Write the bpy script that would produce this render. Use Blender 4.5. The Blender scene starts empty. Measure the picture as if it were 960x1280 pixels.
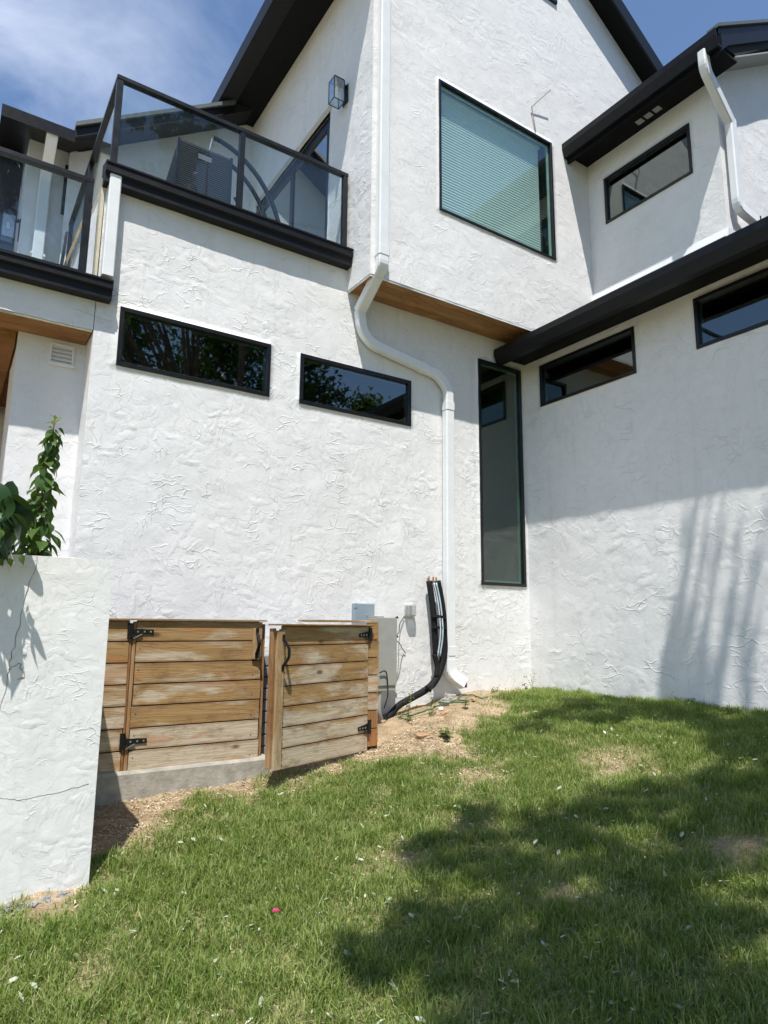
import bpy, bmesh, math, random
import numpy as np
from mathutils import Vector, Matrix, noise
random.seed(7); rng = np.random.default_rng(7)
R = math.radians
SC = bpy.context.scene; COL = SC.collection

# ------------------------------------------------------------ camera
CAM = Vector((-5.656, -5.526, 0.699))
yaw, pitch, roll = R(56.614), R(9.656), R(0.497)
fw = Vector((math.cos(yaw)*math.cos(pitch), math.sin(yaw)*math.cos(pitch), math.sin(pitch)))
r0 = Vector((math.sin(yaw), -math.cos(yaw), 0)); u0 = r0.cross(fw)
rt = r0*math.cos(roll) + u0*math.sin(roll); up = -r0*math.sin(roll) + u0*math.cos(roll)
cd = bpy.data.cameras.new('camera'); cam = bpy.data.objects.new('camera', cd); COL.objects.link(cam)
cam.matrix_world = Matrix(((rt.x, up.x, -fw.x, CAM.x), (rt.y, up.y, -fw.y, CAM.y), (rt.z, up.z, -fw.z, CAM.z), (0, 0, 0, 1)))
cd.sensor_fit = 'VERTICAL'; cd.sensor_height = 36; cd.sensor_width = 27
cd.lens = 832.52/1280*36; cd.clip_start = 0.02; cd.clip_end = 2000
SC.camera = cam

def to_px(p):                                        # only used to keep trees out of the frame
    d = Vector(p)-CAM; z = d.dot(fw)
    return (480+832.5*d.dot(rt)/z, 640-832.5*d.dot(up)/z, z)

# ------------------------------------------------------------ light
SUN = Vector((0.28, 0.44, -1.10)).normalized()       # direction the light travels
w = bpy.data.worlds.new('World'); SC.world = w; w.use_nodes = True
nt = w.node_tree; nt.nodes.clear()
sky = nt.nodes.new('ShaderNodeTexSky'); sky.sky_type = 'NISHITA'; sky.sun_disc = False
sky.sun_elevation = math.asin(-SUN.z); sky.sun_rotation = math.atan2(-SUN.x, -SUN.y)
sky.air_density = 1.0; sky.dust_density = 0.3; sky.ozone_density = 4.0
tcw = nt.nodes.new('ShaderNodeTexCoord'); mpw = nt.nodes.new('ShaderNodeMapping')
mpw.inputs['Scale'].default_value = (1.0, 1.6, 2.2); mpw.inputs['Rotation'].default_value = (0.3, 0.2, 0.9)
nzw = nt.nodes.new('ShaderNodeTexNoise'); nzw.inputs['Scale'].default_value = 2.6; nzw.inputs['Detail'].default_value = 9
nzw.inputs['Roughness'].default_value = 0.58; nzw.inputs['Distortion'].default_value = 0.5
crw = nt.nodes.new('ShaderNodeValToRGB'); crw.color_ramp.elements[0].position = 0.36; crw.color_ramp.elements[1].position = 0.80
crw.color_ramp.elements[0].color = (0, 0, 0, 1); crw.color_ramp.elements[1].color = (.45, .45, .45, 1)
mxw = nt.nodes.new('ShaderNodeMix'); mxw.data_type = 'RGBA'; mxw.inputs[7].default_value = (12.0, 12.4, 13.2, 1)
bgw = nt.nodes.new('ShaderNodeBackground'); bgw.inputs['Strength'].default_value = 0.095
ow = nt.nodes.new('ShaderNodeOutputWorld')
nt.links.new(tcw.outputs['Generated'], mpw.inputs[0]); nt.links.new(mpw.outputs[0], nzw.inputs[0])
nt.links.new(nzw.outputs[0], crw.inputs[0])
dtw = nt.nodes.new('ShaderNodeVectorMath'); dtw.operation = 'DOT_PRODUCT'; dtw.inputs[1].default_value = (-0.05, 0.87, 0.5)
nt.links.new(tcw.outputs['Generated'], dtw.inputs[0])
rmw = nt.nodes.new('ShaderNodeMapRange'); rmw.inputs[1].default_value = 0.90; rmw.inputs[2].default_value = 1.0
nt.links.new(dtw.outputs['Value'], rmw.inputs[0])
mlw = nt.nodes.new('ShaderNodeMath'); mlw.operation = 'MULTIPLY'
nt.links.new(crw.outputs[0], mlw.inputs[0]); nt.links.new(rmw.outputs[0], mlw.inputs[1]); nt.links.new(mlw.outputs[0], mxw.inputs[0])
nt.links.new(sky.outputs[0], mxw.inputs[6]); nt.links.new(mxw.outputs[2], bgw.inputs[0]); nt.links.new(bgw.outputs[0], ow.inputs[0])
sl = bpy.data.lights.new('sun', 'SUN'); sl.energy = 3.2; sl.angle = R(0.53); sl.color = (1.0, 0.965, 0.91)
so = bpy.data.objects.new('sun', sl); COL.objects.link(so); so.location = (-3, -6, 14)
so.rotation_euler = SUN.to_track_quat('-Z', 'Y').to_euler()
SC.view_settings.view_transform = 'Standard'; SC.view_settings.look = 'None'
SC.view_settings.exposure = 0.93; SC.view_settings.gamma = 1.0; SC.view_settings.use_curve_mapping = False
SC.cycles.max_bounces = 10; SC.cycles.transparent_max_bounces = 16

# ------------------------------------------------------------ materials
class NB:
    def __init__(s, name):
        s.m = bpy.data.materials.new(name); s.m.use_nodes = True; s.t = s.m.node_tree; s.t.nodes.clear()
    def n(s, typ, ins=None, **kw):
        nd = s.t.nodes.new('ShaderNode'+typ)
        for k, v in kw.items(): setattr(nd, k, v)
        for k, v in (ins or {}).items():
            if isinstance(v, bpy.types.NodeSocket): s.t.links.new(v, nd.inputs[k])
            else: nd.inputs[k].default_value = v
        return nd
    def math(s, op, a, b=0.5, clamp=False):
        nd = s.n('Math', {0: a, 1: b}, operation=op); nd.use_clamp = clamp; return nd.outputs[0]
    def ramp(s, f, pts):
        nd = s.n('ValToRGB', {0: f}); cr = nd.color_ramp
        while len(cr.elements) < len(pts): cr.elements.new(0.5)
        for e, (p, c) in zip(cr.elements, pts):
            e.position = p; e.color = (c, c, c, 1) if isinstance(c, (int, float)) else (*c, 1)
        return nd.outputs[0]
    def mix(s, f, a, b, bt='MIX'):
        f_ = f; nd = s.t.nodes.new('ShaderNodeMix'); nd.data_type = 'RGBA'; nd.blend_type = bt
        for i, v in ((0, f_), (6, a), (7, b)):
            if isinstance(v, bpy.types.NodeSocket): s.t.links.new(v, nd.inputs[i])
            elif i == 0: nd.inputs[0].default_value = v
            else: nd.inputs[i].default_value = (*v, 1)
        return nd.outputs[2]
    def noise(s, vec, scale, det=4, rough=0.55, dist=0.0):
        return s.n('TexNoise', {'Vector': vec, 'Scale': scale, 'Detail': det, 'Roughness': rough, 'Distortion': dist}).outputs
    def obj(s, scale=None, rot=None):
        tc = s.n('TexCoord').outputs['Object']
        if scale or rot:
            return s.n('Mapping', {0: tc, 'Scale': scale or (1, 1, 1), 'Rotation': rot or (0, 0, 0)}).outputs[0]
        return tc
    def out(s, bsdf):
        s.n('OutputMaterial', {0: bsdf}); return s.m
    def bsdf(s, **k):
        return s.n('BsdfPrincipled', {a.replace('_', ' '): b for a, b in k.items()}).outputs[0]

def plain(name, col, rough=0.5, metal=0.0, var=0.12, spec=0.5, bump=0.0, scale=14):
    b = NB(name); v = b.obj(); n1 = b.noise(v, scale, 5)[0]
    c = b.mix(b.ramp(n1, [(0.3, 0.0), (0.7, 1.0)]), tuple(x*(1-var) for x in col), tuple(min(1, x*(1+var)) for x in col))
    kw = dict(Base_Color=c, Roughness=b.math('ADD', b.math('MULTIPLY', n1, 0.2), rough-0.1), Metallic=metal)
    kw['Specular IOR Level'] = spec
    if bump: kw['Normal'] = b.n('Bump', {'Strength': 1.0, 'Distance': bump, 'Height': b.noise(v, scale*5, 4)[0]}).outputs[0]
    return b.out(b.bsdf(**kw))

def stucco(name, col=(0.81, 0.80, 0.78), amp=1.0, sc=1.0, smooth=0.0, stain=True, axis='y'):
    b = NB(name); v0 = b.obj()
    wn = b.n('VectorMath', {0: b.noise(v0, 2.6*sc, 3)[1], 1: (0.5, 0.5, 0.5)}, operation='SUBTRACT').outputs[0]
    wn = b.n('VectorMath', {0: wn, 'Scale': 0.30/sc}, operation='SCALE').outputs[0]
    wf = b.n('VectorMath', {0: b.noise(v0, 15*sc, 3)[1], 1: (0.5, 0.5, 0.5)}, operation='SUBTRACT').outputs[0]
    wf = b.n('VectorMath', {0: wf, 'Scale': 0.045/sc}, operation='SCALE').outputs[0]
    v = b.n('VectorMath', {0: v0, 1: wn}, operation='ADD').outputs[0]
    v = b.n('VectorMath', {0: v, 1: wf}, operation='ADD').outputs[0]
    hs = []
    for sca, rot, strx, amt in ((6.4, (0.5, 0.7, 0.3), (1, 1, 2.4), 1.0), (4.2, (0.2, 1.9, 0.8), (1, 2.2, 1), 1.0), (9.5, (1.1, 0.2, 1.3), (2.2, 1, 1), 0.75)):
        mv = b.n('Mapping', {0: v, 'Rotation': rot, 'Scale': strx}).outputs[0]
        vo = b.n('TexVoronoi', {'Vector': mv, 'Scale': sca*sc}, feature='F1')
        cell = b.n('SeparateColor', {0: vo.outputs['Color']}).outputs[0]
        # each trowel pass: flat plate, tilted a little, its height cell by cell
        h = b.math('MULTIPLY', b.ramp(cell, [(0.48, 0.0), (0.95, 1.0)]), 1.0)
        h = b.math('SUBTRACT', h, b.math('MULTIPLY', vo.outputs['Distance'], b.math('MULTIPLY', cell, 0.9)))
        hs.append(b.math('MULTIPLY', h, amt))
    h = b.math('MAXIMUM', b.math('MAXIMUM', hs[0], hs[1]), hs[2])
    mask = b.ramp(b.noise(v0, 1.7*sc, 3)[0], [(0.36, 0.30), (0.60, 1.0)])
    h = b.math('MULTIPLY', h, mask)
    fine = b.noise(b.n('Mapping', {0: v, 'Scale': (1, 1, 1.6), 'Rotation': (0.4, 0.5, 0)}).outputs[0], 34*sc, 6, 0.7)[0]
    h = b.math('ADD', b.math('MULTIPLY', h, 1.0), b.math('MULTIPLY', fine, 0.22))
    h = b.math('ADD', h, b.math('MULTIPLY', b.noise(v0, 5*sc, 3)[0], 0.35))
    for sca, rot, strx, lo_, amt in ((5.0, (0.9, 0.3, 0.5), (1, 1, 2.6), 0.545, 0.45), (7.5, (0.2, 1.3, 0.9), (2.6, 1, 1), 0.57, 0.35)):
        mv = b.n('Mapping', {0: v, 'Rotation': rot, 'Scale': strx}).outputs[0]
        ed = b.n('TexVoronoi', {'Vector': mv, 'Scale': sca*sc}, feature='DISTANCE_TO_EDGE').outputs['Distance']
        mk = b.ramp(b.noise(b.n('Mapping', {0: v0, 'Location': rot}).outputs[0], 4.5*sc, 3)[0], [(lo_, 0.0), (lo_+0.10, 1.0)])
        # a ridge left by the trowel's edge: steep on one side, feathered on the other
        h = b.math('ADD', h, b.math('MULTIPLY', b.math('MULTIPLY', b.ramp(ed, [(0.0, 1.0), (0.014, 0.45), (0.06, 0.0)]), mk), amt))
    nrm = b.n('Bump', {'Strength': 1.0, 'Distance': 0.0088*amp/sc, 'Height': h}).outputs[0]
    n1 = b.noise(v0, 0.9, 4)[0]
    c = b.mix(b.ramp(n1, [(0.35, 0.0), (0.7, 1.0)]), tuple(x*0.93 for x in col), col)
    c = b.mix(b.math('MULTIPLY', b.ramp(b.noise(v0, 9, 6, 0.65)[0], [(0.42, 0.0), (0.75, 1.0)]), 0.26), c, (0.58, 0.58, 0.575))
    if stain:                                        # soil splashed on the lowest hand's breadth, rain runs below the fascia
        z = b.n('SeparateXYZ', {0: v0}).outputs[2]
        lo = b.math('ADD', z, b.math('MULTIPLY', b.noise(v0, 6, 5)[0], 0.55))
        base = -0.25 if stain is True else stain
        f = b.ramp(b.math('SUBTRACT', lo, base), [(0.05, 0.55), (0.42, 0.0)])
        f = b.math('MULTIPLY', f, b.ramp(b.noise(v0, 14, 5)[0], [(0.3, 0.4), (0.6, 1.0)]))
        c = b.mix(f, c, (0.50, 0.42, 0.31))
        st = b.noise(b.n('Mapping', {0: v0, 'Scale': (9, 9, 0.35)}).outputs[0], 1.0, 4)[0]
        c = b.mix(b.math('MULTIPLY', b.ramp(st, [(0.56, 0.0), (0.80, 1.0)]), 0.20), c, (0.42, 0.40, 0.36))
    return b.out(b.bsdf(**{'Base_Color': c, 'Roughness': 0.86, 'Normal': nrm, 'Specular IOR Level': 0.25}))

def wood(name, light, mid, dark, grain_axis=0, wear=0.5, warm=(0.42, 0.17, 0.055)):
    b = NB(name); tc = b.n('TexCoord').outputs['Object']
    rnd = b.n('ObjectInfo').outputs['Random']
    off = b.n('CombineXYZ', {0: b.math('MULTIPLY', rnd, 37.0), 1: b.math('MULTIPLY', rnd, 11.0), 2: b.math('MULTIPLY', rnd, 5.0)}).outputs[0]
    v = b.n('VectorMath', {0: tc, 1: off}, operation='ADD').outputs[0]
    s = [16.0, 16.0, 16.0]; s[grain_axis] = 1.1
    mv = b.n('Mapping', {0: v, 'Scale': tuple(s)}).outputs[0]
    g1 = b.noise(mv, 1.0, 4, 0.5, 0.6)[0]
    rings = b.math('FRACT', b.math('MULTIPLY', g1, 9.0))
    rings = b.ramp(rings, [(0.0, 0.35), (0.25, 0.0), (0.75, 0.35), (0.97, 1.0)])
    s2 = [150.0, 150.0, 150.0]; s2[grain_axis] = 3.5
    fib = b.noise(b.n('Mapping', {0: v, 'Scale': tuple(s2)}).outputs[0], 1.0, 3)[0]
    s3 = [7.0, 7.0, 7.0]; s3[grain_axis] = 1.6
    patch = b.noise(b.n('Mapping', {0: v, 'Scale': tuple(s3)}).outputs[0], 1.0, 6, 0.62, 0.4)[0]
    c = b.mix(b.ramp(g1, [(0.3, 0.0), (0.7, 1.0)]), mid, tuple(x*0.78 for x in mid))
    c = b.mix(b.math('MULTIPLY', rings, 0.26), c, dark)
    wz = b.n('SeparateXYZ', {0: b.n('NewGeometry').outputs['Position']}).outputs[2]      # rain splash and sun bleach the lower boards first
    patch = b.math('ADD', patch, b.math('MULTIPLY', b.math('SUBTRACT', 0.22, wz), 0.16 if wear > 0.45 else 0.0))
    c = b.mix(b.math('MULTIPLY', b.ramp(b.math('ADD', patch, b.math('MULTIPLY', b.math('SUBTRACT', rnd, 0.5), 0.12)), [(0.47-0.1*(wear-0.5), 0.0), (0.60-0.1*(wear-0.5), 1.0)]), 0.85), c, light)
    c = b.mix(b.math('MULTIPLY', rings, 0.22), c, dark)
    wp = b.noise(b.n('Mapping', {0: v, 'Scale': tuple(x*0.9 for x in s3), 'Location': (3, 8, 1)}).outputs[0], 1.0, 4, 0.55)[0]
    c = b.mix(b.math('MULTIPLY', b.ramp(wp, [(0.60, 0.0), (0.63, 1.0)]), 0.5), c, warm)
    kn = b.n('TexVoronoi', {'Vector': b.n('Mapping', {0: v, 'Scale': tuple(5.0 if i != grain_axis else 2.2 for i in range(3))}).outputs[0], 'Scale': 1.0}).outputs['Distance']
    c = b.mix(b.ramp(kn, [(0.05, 0.85), (0.11, 0.0)]), c, (0.10, 0.05, 0.02))
    c = b.mix(b.math('MULTIPLY', b.ramp(fib, [(0.35, 1.0), (0.6, 0.0)]), 0.25), c, tuple(x*0.5 for x in dark))
    st = b.noise(b.n('Mapping', {0: v, 'Scale': (5, 9, 9), 'Location': (9, 2, 4)}).outputs[0], 1.0, 7, 0.7)[0]     # mildew blotches
    c = b.mix(b.math('MULTIPLY', b.ramp(st, [(0.52, 0.0), (0.68, 1.0)]), 0.5), c, tuple(x*0.7 for x in dark))
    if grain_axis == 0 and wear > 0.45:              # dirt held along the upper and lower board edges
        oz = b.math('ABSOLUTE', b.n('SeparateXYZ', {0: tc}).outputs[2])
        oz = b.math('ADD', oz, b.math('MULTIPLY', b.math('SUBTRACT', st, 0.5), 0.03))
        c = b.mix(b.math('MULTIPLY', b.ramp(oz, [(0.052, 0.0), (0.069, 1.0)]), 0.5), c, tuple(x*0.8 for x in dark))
    nrm = b.n('Bump', {'Strength': 0.7, 'Distance': 0.0012, 'Height': b.math('ADD', fib, rings)}).outputs[0]
    return b.out(b.bsdf(**{'Base_Color': c, 'Roughness': 0.75, 'Normal': nrm, 'Specular IOR Level': 0.3}))

def glass(name, tint, refl=1.6, base=0.05, haze=0.0, hazecol=(0.4, 0.45, 0.45)):
    b = NB(name)
    fac = b.math('SUBTRACT', 1.0, b.n('LayerWeight', {'Blend': 0.5}).outputs['Facing'])
    sch = b.math('POWER', b.math('SUBTRACT', 1.0, fac, True), 4.0)
    f = b.math('MULTIPLY', b.math('ADD', b.math('MULTIPLY', sch, 0.9), base), refl, True)
    wav = b.noise(b.obj(), 1.3, 2)[0]
    nrm = b.n('Bump', {'Strength': 0.25, 'Distance': 0.004, 'Height': wav}).outputs[0]
    gl = b.n('BsdfGlossy', {'Color': (0.93, 0.97, 0.95, 1), 'Roughness': 0.015, 'Normal': nrm}).outputs[0]
    tr = b.n('BsdfTransparent', {'Color': (*tint, 1)}).outputs[0]
    if haze:
        df = b.n('BsdfDiffuse', {'Color': (*hazecol, 1)}).outputs[0]
        tr = b.n('MixShader', {0: haze, 1: tr, 2: df}).outputs[0]
    return b.out(b.n('MixShader', {0: f, 1: tr, 2: gl}).outputs[0])

def leafmat(name, a, c, back=None, trans=0.35, rough=0.45, attr=None):
    b = NB(name)
    rnd = b.n('Attribute', attribute_name=attr).outputs['Fac'] if attr else b.n('ObjectInfo').outputs['Random']
    col = b.mix(rnd, a, c)
    col = b.mix(b.math('MULTIPLY', b.noise(b.obj(), 40, 3)[0], 0.35), col, tuple(x*0.6 for x in a))
    p = b.bsdf(**{'Base_Color': col, 'Roughness': rough, 'Specular IOR Level': 0.35})
    t = b.n('BsdfTranslucent', {'Color': b.mix(0.35, col, (0.25, 0.40, 0.03))}).outputs[0]
    return b.out(b.n('MixShader', {0: trans, 1: p, 2: t}).outputs[0])

M = {}
M['stucco'] = stucco('white_stucco')
M['stucco_u'] = stucco('white_stucco_upper', col=(0.81, 0.80, 0.785), amp=0.62, sc=0.9, stain=False)
M['stucco_b'] = stucco('white_stucco_side', col=(0.81, 0.80, 0.78), amp=0.8, sc=0.7)
M['stucco_p'] = stucco('white_stucco_planter', col=(0.79, 0.785, 0.76), amp=0.8, sc=1.6, stain=-0.80)
M['black'] = plain('black_metal', (0.006, 0.006, 0.007), 0.35, 0.0, 0.2)
M['fascia'] = plain('black_fascia', (0.0045, 0.0045, 0.005), 0.45, 0.0, 0.3, spec=0.3, bump=0.001)
M['roof'] = plain('dark_shingle', (0.014, 0.014, 0.015), 0.9, var=0.4, bump=0.004, scale=20)
M['soffit'] = plain('black_soffit', (0.004, 0.0042, 0.0045), 0.7, spec=0.2)
M['white_metal'] = plain('white_pipe_paint', (0.78, 0.79, 0.78), 0.38, var=0.04, scale=6)
M['cream'] = plain('cream_trim', (0.55, 0.50, 0.36), 0.6)
M['soffit_wood'] = wood('cedar_soffit', (0.46, 0.25, 0.10), (0.40, 0.20, 0.075), (0.20, 0.085, 0.03), 0, 0.3)
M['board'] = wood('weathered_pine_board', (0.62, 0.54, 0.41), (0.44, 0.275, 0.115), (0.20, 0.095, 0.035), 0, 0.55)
M['board_v'] = wood('weathered_pine_stile', (0.60, 0.49, 0.34), (0.48, 0.32, 0.16), (0.24, 0.13, 0.055), 2, 0.5)
M['board_orange'] = wood('stained_pine', (0.46, 0.29, 0.15), (0.36, 0.18, 0.07), (0.17, 0.075, 0.028), 2, 0.3)
M['iron'] = plain('black_iron', (0.008, 0.008, 0.009), 0.5, 0.0, 0.3, spec=0.3, bump=0.0006, scale=60)
M['screw'] = plain('steel_screw', (0.45, 0.43, 0.40), 0.4, 0.8)
M['concrete'] = plain('rough_concrete', (0.36, 0.335, 0.285), 0.9, var=0.3, bump=0.004, scale=9)
M['galv'] = plain('painted_grey_steel', (0.33, 0.33, 0.30), 0.45, var=0.06)
M['bluegrey'] = plain('blue_grey_steel', (0.26, 0.32, 0.36), 0.5, var=0.05)
M['acgrey'] = plain('condenser_paint', (0.30, 0.32, 0.33), 0.5)
M['foam'] = plain('black_foam_sleeve', (0.010, 0.010, 0.011), 0.75, var=0.4, spec=0.25, bump=0.001, scale=30)
M['cable'] = plain('light_blue_cable', (0.48, 0.56, 0.62), 0.45)
M['copper'] = plain('copper', (0.62, 0.27, 0.13), 0.4, 0.8)
M['rubber'] = plain('green_hose', (0.03, 0.10, 0.05), 0.5)
M['pvc'] = plain('clear_plastic_cover', (0.62, 0.62, 0.58), 0.25)
M['wicker'] = plain('dark_wicker', (0.018, 0.020, 0.024), 0.7, var=0.3)
M['steelblue'] = plain('dark_steel_tube', (0.035, 0.04, 0.05), 0.3, 0.6)
M['int'] = plain('room_wall', (0.16, 0.17, 0.165), 0.9)
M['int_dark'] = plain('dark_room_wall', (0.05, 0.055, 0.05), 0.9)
M['blind'] = plain('pale_blind', (0.82, 0.85, 0.84), 0.7, var=0.03)
M['stone'] = plain('rust_stone', (0.42, 0.25, 0.14), 0.9, var=0.35, bump=0.004, scale=16)
M['pebble'] = plain('grey_gravel', (0.24, 0.24, 0.235), 0.95, var=0.5, scale=25)
M['paper'] = plain('white_scrap', (0.8, 0.8, 0.8), 0.6)
M['petal'] = plain('pink_petal', (0.80, 0.02, 0.22), 0.5)
M['soil'] = plain('dark_soil', (0.07, 0.05, 0.035), 1.0, var=0.5, bump=0.01)
M['bark'] = plain('grey_bark', (0.13, 0.105, 0.08), 0.95, var=0.4, bump=0.008, scale=10)
M['stem'] = plain('reddish_stem', (0.12, 0.05, 0.03), 0.6)
M['bulb'] = plain('frosted_bulb', (0.8, 0.78, 0.7), 0.3)
M['glass_dark'] = glass('dark_reflective_glass', (0.46, 0.52, 0.48), 2.5, 0.055)
M['glass_tall'] = glass('green_tinted_glass', (0.60, 0.72, 0.66), 1.7, 0.06)
M['glass_teal'] = glass('teal_tinted_glass', (0.86, 0.94, 0.925), 1.2, 0.055)
M['glass_rail'] = glass('smoky_railing_glass', (0.80, 0.86, 0.89), 0.95, 0.038, 0.02, (0.34, 0.40, 0.46))
M['glass_lamp'] = glass('lantern_glass', (0.9, 0.93, 0.94), 2.0, 0.06, 0.08, (0.7, 0.75, 0.75))
M['vine'] = leafmat('vine_leaf', (0.05, 0.11, 0.025), (0.115, 0.19, 0.045), rough=0.38)
M['vine_tip'] = leafmat('vine_tip_leaf', (0.20, 0.24, 0.05), (0.28, 0.30, 0.08))
M['bigleaf'] = leafmat('dark_broad_leaf', (0.022, 0.055, 0.02), (0.04, 0.085, 0.03), trans=0.12, rough=0.3)
M['weed'] = leafmat('weed_leaf', (0.10, 0.17, 0.04), (0.20, 0.26, 0.07))
M['weed_stuff'] = leafmat('lawn_weed_leaf', (0.10, 0.19, 0.04), (0.26, 0.34, 0.12), attr='tone')
M['grass'] = leafmat('lawn_blade', (0.152, 0.245, 0.030), (0.62, 0.62, 0.28), trans=0.42, rough=0.5, attr='tone')
M['crown'] = leafmat('tree_leaf', (0.03, 0.075, 0.018), (0.085, 0.14, 0.035), trans=0.3, attr='tone')
M['deadleaf'] = leafmat('fallen_leaf', (0.40, 0.46, 0.30), (0.72, 0.72, 0.62), trans=0.1, attr='tone')

# ------------------------------------------------------------ helpers
def tag(o, label=None, cat=None, group=None, kind=None):
    for k, v in (('label', label), ('category', cat), ('group', group), ('kind', kind)):
        if v: o[k] = v
    return o
def empty(name, loc, rz=0.0, **k):
    o = bpy.data.objects.new(name, None); COL.objects.link(o); o.location = loc; o.rotation_euler = (0, 0, rz)
    o.empty_display_size = 0.1; return tag(o, **k)
def mesh(name, V, F, mat, parent=None, loc=(0, 0, 0), rot=(0, 0, 0), smooth=False, **k):
    me = bpy.data.meshes.new(name); me.from_pydata([tuple(v) for v in V], [], F); me.update()
    if mat: me.materials.append(mat)
    if smooth: me.polygons.foreach_set('use_smooth', [True]*len(me.polygons))
    o = bpy.data.objects.new(name, me); COL.objects.link(o)
    o.location = loc; o.rotation_euler = rot; o.parent = parent
    return tag(o, **k)
class MB:
    def __init__(s): s.V = []; s.F = []
    def add(s, V, F):
        n = len(s.V); s.V += [tuple(v) for v in V]; s.F += [tuple(i+n for i in f) for f in F]; return s
    def box(s, a, b, bev=0.0):
        x0, x1 = sorted((a[0], b[0])); y0, y1 = sorted((a[1], b[1])); z0, z1 = sorted((a[2], b[2]))
        if not bev:
            V = [(x, y, z) for z in (z0, z1) for y in (y0, y1) for x in (x0, x1)]
            return s.add(V, [(0, 2, 3, 1), (4, 5, 7, 6), (0, 1, 5, 4), (2, 6, 7, 3), (0, 4, 6, 2), (1, 3, 7, 5)])
        bm = bmesh.new(); bmesh.ops.create_cube(bm, size=1.0)
        for v in bm.verts: v.co = Vector(((x0+x1)/2+v.co.x*(x1-x0), (y0+y1)/2+v.co.y*(y1-y0), (z0+z1)/2+v.co.z*(z1-z0)))
        bmesh.ops.bevel(bm, geom=bm.edges[:], offset=bev, segments=1, affect='EDGES')
        s.add([v.co[:] for v in bm.verts], [tuple(v.index for v in f.verts) for f in bm.faces]); bm.free(); return s
    def prism(s, P, axis, a, b):                     # polygon P (2-D) extruded along an axis from a to b
        n = len(P)
        def m(p, t): return {0: (t, p[0], p[1]), 1: (p[0], t, p[1]), 2: (p[0], p[1], t)}[axis]
        V = [m(p, a) for p in P]+[m(p, b) for p in P]
        return s.add(V, [tuple(range(n))[::-1], tuple(range(n, 2*n))]+[(i, (i+1) % n, (i+1) % n+n, i+n) for i in range(n)])
    def sweep(s, path, prof, side=None, closed=True):   # profile list (u,v) swept along path
        P = [Vector(p) for p in path]; rings = []; sd = Vector(side) if side else None; prev = None
        for i, p in enumerate(P):
            t = (P[min(i+1, len(P)-1)]-P[max(i-1, 0)]).normalized()
            if sd is not None: u = sd-t*sd.dot(t)
            elif prev is not None: u = prev-t*prev.dot(t)
            else: u = t.orthogonal()
            u.normalize(); prev = u; vv = t.cross(u)
            k = 1.0
            if 0 < i < len(P)-1:
                a = (P[i]-P[i-1]).normalized(); b2 = (P[i+1]-P[i]).normalized(); k = 1/max(0.5, math.sqrt((1+a.dot(b2))/2))
            pr = prof(i/(len(P)-1)) if callable(prof) else prof
            rings.append([p+u*a_+vv*b_*k for a_, b_ in pr])
        n = len(rings[0]); V = [v for r_ in rings for v in r_]; F = []
        for i in range(len(rings)-1):
            for j in range(n): F.append((i*n+j, i*n+(j+1) % n, (i+1)*n+(j+1) % n, (i+1)*n+j))
        F += [tuple(range(n))[::-1], tuple(range((len(rings)-1)*n, len(rings)*n))]
        return s.add(V, F)
    def tube(s, path, r, n=8, r2=None):
        def pr(t):
            rr = r+(r2-r)*t if r2 is not None else r
            return [(rr*math.cos(2*math.pi*j/n), rr*math.sin(2*math.pi*j/n)) for j in range(n)]
        return s.sweep(path, pr)
    def make(s, name, mat, parent=None, **k): return mesh(name, s.V, s.F, mat, parent, **k)
def B(a, b, bev=0.0): return MB().box(a, b, bev)
def smooth_path(P, n=6):
    P = [Vector(p) for p in P]; out = []
    Q = [P[0]*2-P[1]]+P+[P[-1]*2-P[-2]]
    for i in range(1, len(Q)-2):
        for k in range(n):
            t = k/n; a, b, c, d = Q[i-1:i+3]
            out.append(0.5*((2*b)+(c-a)*t+(2*a-5*b+4*c-d)*t*t+(3*b-a-3*c+d)*t**3))
    return out+[P[-1]]

# ------------------------------------------------------------ ground height
GP = np.array([(0,0,0),(0,-1.4,.0),(0,-3,.03),(-.6,0,.02),(-1.15,-.05,0),(-1.8,-.05,-.10),(-2.45,-.6,-.30),(-2.1,-.4,-.2),(-3.46,-.62,-.42),(-4.1,-.65,-.46),(-4.7,-.62,-.47),(-4.9,-1.72,-.60),(-5.3,-1.87,-.62),(-5.0,-3.2,-.78),(-5.66,-5.5,-.85),(-3.5,-4.5,-.68),(-2,-2.2,-.33),(-1,-3.5,-.2),(1,-5,.0),(-2.5,0,-.3),(-4.8,.1,-.5),(-3.4,-1.8,-.52),(-8,-6,-1.0),(-7,-1,-.7),(0,-8,-.4),(4,-8,0),(3,2,0),(-3,4,-.3),(-1.2,-1.2,-.12)], float)
def _k(r): return r**2*np.log(r+1e-9)
def _fit():
    P = GP[:, :2]; n = len(P); K = _k(np.linalg.norm(P[:, None]-P[None], axis=2))+np.eye(n)*.15
    Q = np.c_[np.ones(n), P]; A = np.block([[K, Q], [Q.T, np.zeros((3, 3))]])
    return np.linalg.solve(A, np.r_[GP[:, 2], 0, 0, 0])
GW = _fit()
def ground_z(x, y):
    x = np.clip(np.asarray(x, float), -9, 5); y = np.clip(np.asarray(y, float), -9, 3)
    o = np.zeros(np.broadcast(x, y).shape)+GW[-3]+GW[-2]*x+GW[-1]*y
    for w_, (a, b, _) in zip(GW, GP): o = o+w_*_k(np.hypot(x-a, y-b))
    return o
def gz(x, y): return float(ground_z(x, y))
def lumps(x, y):                                     # small swells, cheap sum of sines
    return 0.012*np.sin(x*5.1+y*2.3)+0.010*np.sin(y*6.7-x*3.1+1.2)+0.006*np.sin(x*13.1+y*11.7)+0.004*np.sin(x*23.7-y*19.3+2)
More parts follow.
